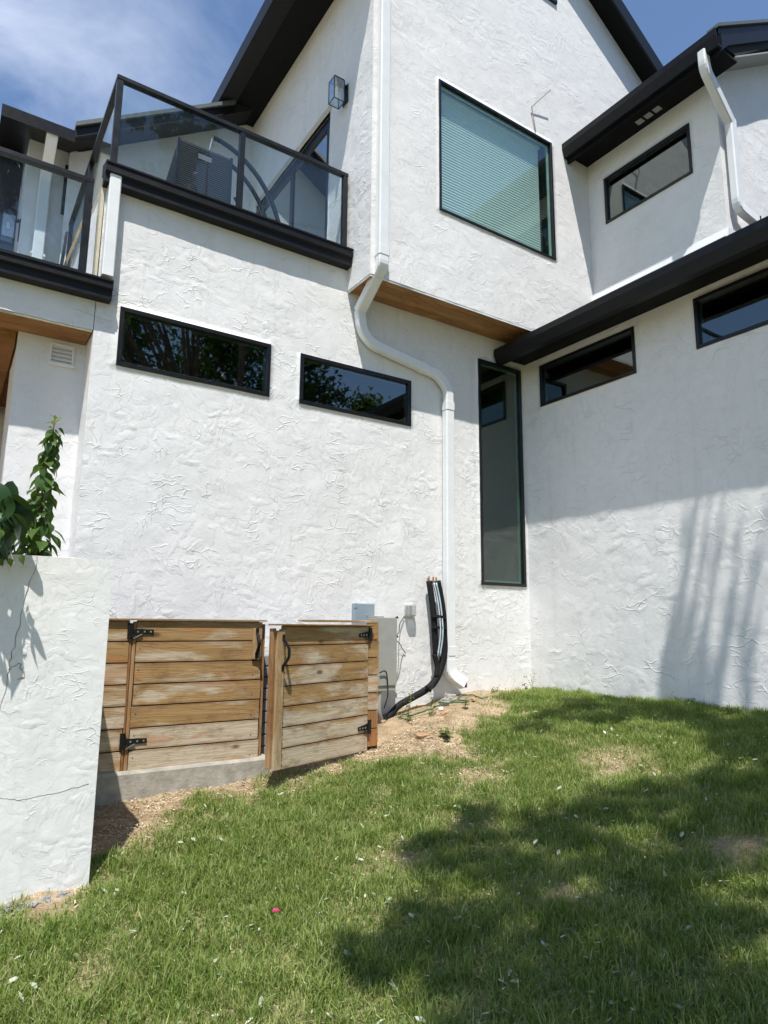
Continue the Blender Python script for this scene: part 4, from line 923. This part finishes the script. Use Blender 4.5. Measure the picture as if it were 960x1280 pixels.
# a second, lower shoot and the broad leaved plant at the frame's edge
v2 = empty('vine_shoot', (-5.31, -1.47, 0.95), label='low leafy vine side shoot spilling at the foot of the tall one', cat='plant')
MB().tube(smooth_path([(0, 0, 0), (-.01, -.02, .18), (.0, -.05, .32)]), .006, 6, .003).make('stem', M['stem'], v2)
for k in range(38):
    t = k/38; ang = k*2.4; put(rs.choice(LV), 'leaf', v2, (rs.uniform(-.09, .07), rs.uniform(-.12, .03), .0+.33*t), (R(rs.uniform(-75, -10)), rs.uniform(-.5, .5), ang), rs.uniform(.6, .95))
bl = empty('broad_leaf_plant', (-5.46, -1.62, 0.98), label='dark broad leaved plant at the left edge of the planter', cat='plant')
MB().tube(smooth_path([(0, 0, 0), (.0, -.02, .2), (.03, -.02, .42)]), .011, 6, .006).make('stem', M['stem'], bl)
for k in range(34):
    t = k/34; ang = k*2.2+.3; put(rs.choice(LBG), 'leaf', bl, (rs.uniform(-.08, .10), rs.uniform(-.30, .02)*(.4+.6*t), .10+.32*t), (R(rs.uniform(-85, -25)), rs.uniform(-.5, .5), ang), rs.uniform(.6, .95))
# trailing leaves over the front edge, which throw the jagged shade on the wall
tr_ = empty('trailing_vine', (-5.44, -1.66, 1.02), label='dangling leafy vine tips hanging over the planter edge', cat='plant')
MB().tube(smooth_path([(-.1, .1, .05), (-.03, -.05, .08), (.03, -.12, .03)]), .005, 5, .003).make('stem', M['stem'], tr_)
for k in range(18): put(rs.choice(LBG), 'leaf', tr_, (rs.uniform(-.12, .08), rs.uniform(-.34, -.10), rs.uniform(.06, .34)), (R(rs.uniform(-90, -30)), rs.uniform(-.5, .5), rs.uniform(0, 6.28)), rs.uniform(.45, .75))
for k in range(26): put(rs.choice(LV), 'leaf', tr_, (rs.uniform(-.15, .12), rs.uniform(-.30, .02), rs.uniform(-.03, .22)), (R(rs.uniform(-80, -20)), rs.uniform(-.5, .5), rs.uniform(0, 6.28)), rs.uniform(.5, .8))

# ------------------------------------------------------------ lawn, litter, weeds
def in_view(x, y, z, mx=60, my=80):
    d = np.stack([x-CAM.x, y-CAM.y, z-CAM.z]); F_ = np.array(fw); Rr = np.array(rt); U_ = np.array(up)
    zz = F_@d; px = 480+832.5*(Rr@d)/zz; py = 640-832.5*(U_@d)/zz
    return (zz > .3) & (px > -mx) & (px < 960+mx) & (py > 300) & (py < 1280+my)
def blocked(x, y):
    return ((x < PX+.01) & (y > PY-.01)) | (y > -.01) | (x > -.01) | ((y > -.66) & (x < -3.45)) | ((y > -.55) & (x < -2.0))
N = 620000
x = rng.uniform(-5.9, 0.0, N); y = rng.uniform(-4.5, 0.0, N); z = ground_z(x, y)+lumps(x, y)
keep = in_view(x, y, z) & ~blocked(x, y); x, y, z = x[keep], y[keep], z[keep]
bb = bare(x, y); clump = vnoise(x, y, 8, 11)*.6+vnoise(x, y, 22, 12)*.4
keep = rng.random(len(x)) < np.clip((1-bb*0.985)*(0.12+1.45*clump), 0.012, 1); x, y, z, bb, clump = (a[keep] for a in (x, y, z, bb, clump))
n = len(x)
hgt = (0.022+0.058*rng.random(n)**1.5)*(0.55+0.9*clump)*(1-.45*bb); tall = rng.random(n) < .03; hgt[tall] *= 1.5
wid = 0.0013+0.0015*rng.random(n); az = rng.uniform(0, 2*np.pi, n); lean = hgt*(0.15+0.9*rng.random(n)**1.3)
wind = az+rng.uniform(-.8, .8, n)
ax_, ay_ = np.cos(az), np.sin(az); lx, ly = np.cos(az+1.57+rng.uniform(-.5, .5, n)), np.sin(az+1.57+rng.uniform(-.5, .5, n))
P0 = np.stack([x, y, z-.004], -1)
A_ = np.stack([ax_, ay_, 0*ax_], -1); Ln = np.stack([lx, ly, 0*lx], -1); Zu = np.array([0, 0, 1.])
wd = wid[:, None]; H_ = hgt[:, None]; Le = lean[:, None]
V = np.stack([P0-A_*wd, P0+A_*wd, P0-A_*wd*.85+Ln*Le*.35+Zu*H_*.6, P0+A_*wd*.85+Ln*Le*.35+Zu*H_*.6, P0+Ln*Le+Zu*H_*(1-.25*rng.random((n, 1)))], 1).reshape(-1, 3)
bi = np.arange(n)[:, None]*5
F = np.concatenate([bi+np.array([0, 1, 3]), bi+np.array([0, 3, 2]), bi+np.array([2, 3, 4])])
dry = vnoise(x, y, 3.2, 21)*.5+vnoise(x, y, 11, 22)*.5
tone = np.clip(0.02+0.42*rng.random(n)**1.3+0.55*(rng.random(n) < (.06+.22*np.clip((dry-.5)*4, 0, 1)))+.25*bb, 0, 1)
np_mesh('lawn_grass', V, F, M['grass'], smooth=False, attrs={'tone': np.repeat(tone, 5)}, kind='stuff', label='short uneven green lawn grass', cat='grass')
# straw and wood shavings on the bare strip
N = 34000
x = rng.uniform(-5.0, 0.0, N); y = rng.uniform(-2.4, 0.0, N); bb = bare(x, y)
keep = ~blocked(x, y) & (rng.random(N) < np.clip(bb*1.1-.1, 0, 1)*np.where(x < -1.9, 1.0, np.where(y > -.6, .15, .35))); x, y = x[keep], y[keep]; n = len(x)
z = ground_z(x, y)+lumps(x, y)+.010*rng.random(n)+.004
L_ = rng.uniform(.004, .030, n)**1.0*rng.uniform(.5, 1, n); W_ = rng.uniform(.001, .0045, n); az = rng.uniform(0, 6.283, n); pt = rng.uniform(-.35, .35, n)
A_ = np.stack([np.cos(az)*np.cos(pt), np.sin(az)*np.cos(pt), np.sin(pt)], -1)*L_[:, None]/1.4; S_ = np.stack([-np.sin(az), np.cos(az), rng.uniform(-.5, .5, n)], -1)*W_[:, None]
P0 = np.stack([x, y, z], -1); V = np.stack([P0-A_-S_, P0+A_-S_*.6, P0+A_+S_*.6, P0-A_+S_], 1).reshape(-1, 3)
b = NB('wood_shaving'); tn = b.n('Attribute', attribute_name='tone').outputs['Fac']
M['chip'] = b.out(b.bsdf(Base_Color=b.ramp(tn, [(0, (.16, .10, .06)), (.4, (.38, .27, .16)), (.75, (.62, .50, .33)), (1, (.80, .72, .56))]), Roughness=.85))
np_mesh('wood_shavings', V, np.arange(n*4).reshape(-1, 4), M['chip'], False, {'tone': np.repeat(rng.random(n), 4)}, kind='stuff', label='straw coloured wood shavings strewn along the gates', cat='wood shavings')
# dry clippings and small fallen leaves on the lawn
N = 15000
x = rng.uniform(-5.9, 0.0, N); y = rng.uniform(-4.5, 0.0, N); z = ground_z(x, y)+lumps(x, y)+rng.uniform(.008, .03, N)
keep = in_view(x, y, z) & ~blocked(x, y) & (y > -4.2); x, y, z = x[keep], y[keep], z[keep]; n = len(x)
L_ = rng.uniform(.005, .014, n); az = rng.uniform(0, 6.283, n)
A_ = np.stack([np.cos(az), np.sin(az), rng.uniform(-.3, .3, n)], -1)*L_[:, None]; S_ = np.stack([-np.sin(az), np.cos(az), 0*az], -1)*.0011
P0 = np.stack([x, y, z], -1); V = np.stack([P0-A_-S_, P0+A_-S_, P0+A_+S_, P0-A_+S_], 1).reshape(-1, 3)
np_mesh('dry_clippings', V, np.arange(n*4).reshape(-1, 4), M['chip'], False, {'tone': np.repeat(.3+.6*rng.random(n), 4)}, kind='stuff', label='dry straw clippings lying in the lawn', cat='clippings')
n = 800
x = rng.uniform(-5.3, -.3, n); y = rng.uniform(-4.0, -.9, n)
z0_ = ground_z(x, y)+lumps(x, y)
keep = in_view(x, y, z0_) & ~blocked(x, y) & (bare(x, y) < .6); x, y, z0_ = x[keep], y[keep], z0_[keep]; n = len(x)
VV = []; FF = []; TT = []
for i in range(n):
    L_ = rs.uniform(.008, .026); W_ = L_*rs.uniform(.25, .5); m = Matrix.Rotation(rs.uniform(0, 6.28), 3, 'Z') @ Matrix.Rotation(rs.uniform(-.7, .7), 3, 'X') @ Matrix.Rotation(rs.uniform(-.6, .6), 3, 'Y')
    base = len(VV)
    for (u, v_, c_) in ((0, -1, 0), (.9, -.3, .25), (.8, .4, .25), (0, 1, 0), (-.8, .4, .25), (-.9, -.3, .25), (0, 0, 0)):
        q = m @ Vector((u*W_, v_*L_, c_*W_)); VV.append((x[i]+q.x, y[i]+q.y, z0_[i]+.028+q.z+rs.uniform(0, .002)))
    for a in range(6): FF.append((base+6, base+a, base+(a+1) % 6))
    TT += [rs.random()]*7
np_mesh('fallen_leaves', np.array(VV), np.array(FF), M['deadleaf'], False, {'tone': TT}, kind='stuff', label='small pale fallen leaves scattered over the lawn', cat='leaves')
# broad leaved seedlings and clover among the blades
n = 4200
x = rng.uniform(-5.5, -.1, n); y = rng.uniform(-4.2, -.2, n); z = ground_z(x, y)+lumps(x, y)+rng.uniform(.015, .05, n)
keep = in_view(x, y, z) & ~blocked(x, y) & (rng.random(n) < np.where(bare(x, y) > .5, .25, 1)) & (vnoise(x, y, 3.3, 31) > .42); x, y, z = x[keep], y[keep], z[keep]; n = len(x)
L_ = rng.uniform(.006, .017, n)[:, None]; a = rng.normal(size=(n, 3))*np.array([1, 1, .45]); a /= np.linalg.norm(a, axis=1)[:, None]; c_ = np.cross(a, np.array([0, 0, 1.])+rng.normal(size=(n, 3))*.3); c_ /= np.linalg.norm(c_, axis=1)[:, None]
P0 = np.stack([x, y, z], -1); up_ = np.array([0, 0, .004])
V = np.stack([P0-a*L_, P0-a*L_*.2+c_*L_*.55+up_, P0+a*L_*.6+c_*L_*.4+up_, P0+a*L_, P0+a*L_*.6-c_*L_*.4+up_, P0-a*L_*.2-c_*L_*.55+up_], 1).reshape(-1, 3)
bi = np.arange(n)[:, None]*6
F = np.concatenate([bi+np.array([0, 1, 4, 5])[[0, 1, 2, 3]], bi+np.array([1, 2, 3, 4])])
np_mesh('lawn_weeds', V, F, M['weed_stuff'], False, {'tone': np.repeat(rng.random(n), 6)}, kind='stuff', label='small broad leaved weeds growing through the lawn', cat='weeds')
# gravel at the planter's foot
gm = MB()
for k in range(150):
    gx_ = rs.uniform(-5.9, -4.98); gy_ = PY-.03-rs.uniform(0, .16)*min(1, (-4.93-gx_)*2+.1); r_ = rs.uniform(.006, .018)
    bm = bmesh.new(); bmesh.ops.create_icosphere(bm, subdivisions=1, radius=r_)
    mm = Matrix.Rotation(rs.uniform(0, 6), 3, 'Z')
    V_ = [tuple((mm @ Vector((v.co.x*rs.uniform(.8, 1.3), v.co.y*rs.uniform(.7, 1.1), v.co.z*.6)))+Vector((gx_, gy_, gz(gx_, gy_)+r_*.2))) for v in bm.verts]
    gm.add(V_, [tuple(v.index for v in f.verts) for f in bm.faces]); bm.free()
gm.make('gravel', M['pebble'], None, kind='stuff', label='grey gravel at the foot of the planter wall', cat='gravel')
# stones, scrap, petal
def stone(x, y, sx, sy, sz, mat, label, name='stone', cat='stone', rz=0.0):
    bm = bmesh.new(); bmesh.ops.create_icosphere(bm, subdivisions=3, radius=1)
    for v in bm.verts:
        p = v.co.normalized(); k = 1+.22*noise.noise(p*2+Vector((x*9, y*9, 0)))+.08*noise.noise(p*6+Vector((x, y, 5)))
        q = Vector((max(-.8, min(.8, p.x)), max(-.8, min(.8, p.y)), max(-.7, min(.7, p.z))))*k; v.co = Vector((q.x*sx, q.y*sy, q.z*sz))
    me = bpy.data.meshes.new(name); bm.to_mesh(me); bm.free(); me.materials.append(mat)
    o = bpy.data.objects.new(name, me); COL.objects.link(o); o.location = (x, y, gz(x, y)+sz*.35); o.rotation_euler = (0, 0, rz); return tag(o, label, cat)
stone(-1.66, -.50, .10, .035, .028, M['stone'], 'flat rusty stone in front of the pipe bundle', rz=.55)
stone(-1.30, -.16, .07, .05, .05, M['concrete'], 'grey mortar lump at the foot of the long downspout')
stone(-1.42, -.22, .05, .045, .04, M['concrete'], 'small grey mortar lump beside the pipe bundle')
stone(-2.10, -.78, .09, .06, .022, M['stone'], 'flat sandy stone half buried in front of the right gate', rz=.3)
stone(-1.15, -.35, .05, .035, .02, M['stone'], 'small brown stone on the bare soil right of the downspout')
stone(-1.585, -.36, .028, .02, .022, M['paper'], 'small white scrap by the green hose', 'white_scrap', 'scrap')
pt = MB()
for k in range(4):
    a = k*1.57+.4; c_, s_ = math.cos(a), math.sin(a)
    pt.add([(0, 0, 0), (c_*.012-s_*.007, s_*.012+c_*.007, .007), (c_*.021, s_*.021, .004), (c_*.012+s_*.007, s_*.012-c_*.007, .009), (c_*.012, s_*.012, .001)], [(0, 1, 4), (0, 4, 3), (1, 2, 4), (4, 2, 3)])
pt.make('fallen_petal', M['petal'], None, loc=(-4.22, -2.47, gz(-4.22, -2.47)+.045), label='small bright pink petal lying in the grass', cat='petal')
# green hose coils
hp = []
for k in range(60):
    t = k/59; hp.append((-2.0+1.0*t+.05*math.sin(t*31), -.30+.07*math.sin(t*17)+.05*math.cos(t*23), 0))
hp = [(x, y, gz(x, y)+.016+.008*abs(math.sin(i))) for i, (x, y, _) in enumerate(hp)]
MB().tube(smooth_path(hp, 2), .007, 6).make('garden_hose', M['rubber'], None, label='thin green hose tangled on the soil under the pipe bundle', cat='hose')
# weeds
LW = leaf_mesh('leaf', .045, .010, .6, .25, M['weed'], 1.2, 4)
def weed(x, y, h, nst, label, spread=.5, s=1.0):
    wd_ = empty('weed', (x, y, gz(x, y)), label=label, cat='weed')
    for k in range(nst):
        a = rs.uniform(0, 6.28); ln = rs.uniform(.1, spread)*h; hh = h*rs.uniform(.6, 1)
        sp = smooth_path([(0, 0, -.01), (math.cos(a)*ln*.3, math.sin(a)*ln*.3, hh*.5), (math.cos(a)*ln, math.sin(a)*ln, hh)], 3)
        MB().tube(sp, .0022, 5, .001).make('stem', M['weed'], wd_)
        for q in range(8):
            p = sp[min(len(sp)-1, 1+int(q/8*len(sp)))]; put(LW, 'leaf', wd_, p, (R(rs.uniform(-20, 40)), 0, rs.uniform(0, 6.28)), rs.uniform(.6, 1.2)*s)
    return wd_
weed(-.14, -.14, .24, 3, 'small leafy weed growing in the inner corner of the walls', .3)
weed(-.30, -.20, .10, 3, 'low weed just left of the corner weed', .8)
weed(.0-.06, -1.95, .10, 3, 'dark little weed at the foot of the side wall', .8)
weed(-1.75, -.42, .17, 3, 'yellow green weed in front of the pipe bundle', .4)
weed(-1.98, -.38, .34, 4, 'tall thin weed growing in front of the grey cabinet', .35)
weed(-1.42, -.52, .12, 3, 'small weed right of the rusty stone', .7)
weed(-2.0, -.95, .10, 5, 'flat leafy weed on the soil before the right gate', 1.4, 1.4)
weed(-.75, -.22, .08, 3, 'tiny weed under the tall window', .8)
weed(-.05, -.75, .08, 3, 'small weed against the side wall nearer the corner', .9)

# ------------------------------------------------------------ trees (behind the camera and beside it; they shade the lawn and show in the panes)
def crown(P, sz, name, parent, mat=None):
    """P: centres (n,3); one folded leaf per centre"""
    n = len(P); a = rng.normal(size=(n, 3)); a /= np.linalg.norm(a, axis=1)[:, None]; c_ = np.cross(a, rng.normal(size=(n, 3))); c_ /= np.linalg.norm(c_, axis=1)[:, None]
    s_ = (sz*(.6+.8*rng.random(n)))[:, None]; a = a*s_; c_ = c_*s_*.42
    V = np.stack([P-a, P+c_, P+a, P-c_], 1).reshape(-1, 3)
    return np_mesh(name, V, np.arange(n*4).reshape(-1, 4), mat or M['crown'], False, {'tone': np.repeat(rng.random(n), 4)}, parent=parent)
# clumps chosen where the photograph shows shade on the lawn, lifted up the sun's rays to the tree's height
shade = [(-3.05,-2.84,.30),(-2.15,-2.75,.28),(-3.5,-3.5,.30),(-2.9,-3.45,.26),(-1.7,-3.35,.28),(-3.99,-2.96,.20),(-3.62,-2.98,.30),(-3.26,-2.42,.26),(-2.95,-2.42,.20),(-2.55,-2.70,.30),(-2.68,-3.3,.34),(-2.2,-3.34,.30),(-3.22,-3.2,.26),(-3.18,-3.7,.36),(-2.8,-3.75,.22),(-1.75,-2.95,.30),(-1.45,-3.05,.28),(-.85,-2.9,.34),(-.5,-2.55,.30),(-.39,-2.1,.30),(-.39,-1.68,.28),(-.61,-1.2,.24),(-1.0,-1.25,.24),(-.8,-1.6,.22),(-3.81,-3.41,.30),(-3.55,-3.78,.32),(-3.2,-4.05,.32),(-3.9,-3.8,.36),(-1.9,-3.3,.26),(-1.4,-1.35,.18),(-2.75,-2.2,.16),(-.25,-2.9,.4),(-.3,-3.3,.4),(-1.2,-3.5,.4),(-1.8,-3.9,.4),(-2.4,-4.2,.4),(-.2,-1.25,.2)]
t0 = empty('shade_tree', (-1.6, -7.4, gz(-1.6, -7.4)), label='tall broad tree behind the camera shading the lawn', cat='tree')
pts = []; hubs = []
for (x, y, r_) in shade:
    k = 8.2
    for _ in range(30):
        k += .1
        c0 = Vector((x, y, gz(x, y)))-SUN*(k*1.217)
        q = to_px(c0)
        if q[2] < .2 or q[1] < -190-r_*500 or q[0] > 1090: break
    hubs.append(c0); nn = int(200*(r_/.3)**2)
    g = rng.normal(size=(nn, 3)); g = g/np.linalg.norm(g, axis=1)[:, None]*(rng.random((nn, 1))**.45)*np.array([r_, r_, r_*1.1])
    pts.append(np.array(c0)+g)
pts = np.concatenate(pts)-np.array(t0.location)
crown(pts, .075, 'crown', t0)
trunk = MB(); base = Vector((0, 0, -.3)); top = Vector((-.5, 1.0, 5.6))
trunk.tube(smooth_path([base, (-.05, .1, 1.5), (-.2, .4, 3.5), top]), .20, 10, .12); trunk.make('trunk', M['bark'], t0)
for i, h_ in enumerate(hubs[::2]):
    e = h_-t0.location; st = Vector((-.2, .45, 3.6)).lerp(top, (i % 5)/5)
    mid = st.lerp(e, .55)+Vector((0, 0, .35)); MB().tube(smooth_path([st, mid, e], 4), .045, 6, .010).make('limb', M['bark'], t0)
# slender multi-stemmed tree whose shade falls on the side wall
t1 = empty('slender_tree', (-1.7, -5.35, gz(-1.7, -5.35)), label='slender many stemmed tree beyond the right edge of the lawn', cat='tree')
def wall_pt(yw, zw, s_): return Vector((0, yw, zw))-Vector((.28, .44, -1.10))*s_-t1.location
MB().tube(smooth_path([(0, 0, -.2), (.02, .12, 2.5), (.03, .3, 6.1)]), .09, 8, .06).make('trunk', M['bark'], t1)
stems = [((-1.66, .05), (-1.88, .9), (-2.12, 1.9), .022), ((-1.80, .0), (-2.02, .9), (-2.28, 2.0), .026), ((-2.0, .0), (-2.14, .8), (-2.34, 1.6), .020), ((-2.15, .0), (-2.36, .9), (-2.48, 1.5), .022), ((-2.4, .0), (-2.5, .8), (-2.64, 1.35), .018), ((-1.75, .3), (-1.95, 1.1), (-2.0, 1.7), .014)]
lp = []
for (a, m_, c_, r_) in stems:
    P_ = [Vector((.03, .3, 6.05)), wall_pt(*a, 6.0), wall_pt(*m_, 6.0), wall_pt(*c_, 6.0)]
    MB().tube(smooth_path(P_, 6), r_, 7, .012).make('limb', M['bark'], t1)
    for s1, s2, dens in ((a, m_, 36), (m_, c_, 13)):
        for _ in range(dens):
            t = rs.random(); p = wall_pt(s1[0]+(s2[0]-s1[0])*t+rs.gauss(0, .035), s1[1]+(s2[1]-s1[1])*t, 6.0+rs.gauss(0, .12)); lp.append(p)
for _ in range(110): lp.append(wall_pt(rs.uniform(-2.15, -1.62), rs.uniform(-.25, .42), 6.0+rs.uniform(-.2, .2)))
for _ in range(110): lp.append(wall_pt(rs.uniform(-3.2, -2.72), rs.uniform(.1, 1.7), 6.0+rs.uniform(-.2, .2)))
lp = [p for p in lp if not (to_px(p+t1.location)[2] > .1 and to_px(p+t1.location)[0] < 1010 and to_px(p+t1.location)[1] > -60)]
P = np.array([tuple(p) for p in lp]); n = len(P)
a = np.stack([rng.normal(0, .12, n), rng.normal(0, .12, n)-.08, np.ones(n)], -1)*(.10+.10*rng.random(n))[:, None]; c_ = rng.normal(size=(n, 3)); c_[:, 2] = 0; c_ /= np.linalg.norm(c_, axis=1)[:, None]; c_ *= .016
np_mesh('crown', np.stack([P-a, P+c_, P+a, P-c_], 1).reshape(-1, 3), np.arange(n*4).reshape(-1, 4), M['crown'], False, {'tone': np.repeat(rng.random(n), 4)}, parent=t1)
def ray_pt(px, py, d): 
    v = fw+rt*((px-480)/832.5)-up*((py-640)/832.5); return CAM+v*d-t1.location
tw = smooth_path([tuple(wall_pt(-2.2, 1.3, 6.0)), tuple(ray_pt(1120, -160, 6.2)), tuple(ray_pt(1010, -30, 5.6)), tuple(ray_pt(968, -4, 5.4))])
MB().tube(tw, .012, 6, .003).make('twig', M['bark'], t1)
for px_, py_, rx_, rz_ in ((962, -6, -.6, .4), (975, -14, -.9, 1.6), (985, -5, -.4, 2.8), (1000, -25, -.8, 4.1), (1020, -40, -.3, 5.2)):
    o_ = put(leaf_mesh('leaf', .11, .026, .5, .2, M['bigleaf'], 1.3), 'leaf', t1, ray_pt(px_, py_, 5.4), (rx_, .3, rz_+1.2))
# garden trees far behind the camera, mirrored in the long windows
kinds = ['tall dark tree standing well behind the camera, leftmost of five', 'dense round tree behind the camera, second from the left', 'narrow pointed tree in the middle of the row behind the camera', 'broad dark tree behind the camera, second from the right', 'low round tree at the right end of the row behind the camera']
for i, (x, y, h_, r_) in enumerate(((-2.2, -15.5, 13.5, 2.7), (2.2, -15.5, 13.5, 2.7), (4.6, -15.5, 13.5, 1.5), (7.3, -15.5, 10.1, 0.9), (14, -20, 8, 3.2))):
    tt = empty('garden_tree', (x, y, -.7), label=kinds[i], cat='tree', group='garden trees behind the camera')
    MB().tube(smooth_path([(0, 0, -.3), (.1, 0, h_*.3), (0, .1, h_*.75)]), .22, 8, .06).make('trunk', M['bark'], tt)
    P_ = []
    for k in range(80):
        a = rs.uniform(0, 6.28); zz = rs.uniform(.18, 1.0); rad = r_*math.sin(math.pi*min(.97, zz*.85+.12))**.6*rs.uniform(.3, 1.0)
        c0 = np.array([math.cos(a)*rad, math.sin(a)*rad, h_*zz-.3]); g = rng.normal(size=(260, 3))*np.array([.5, .5, .38])*(.5+.5*r_/3); P_.append(c0+g)
        if k % 7 == 0: MB().tube([(0, 0, h_*max(.15, zz*.8)), tuple(c0)], .05, 5, .015).make('limb', M['bark'], tt)
    crown(np.concatenate(P_), .11, 'crown', tt)
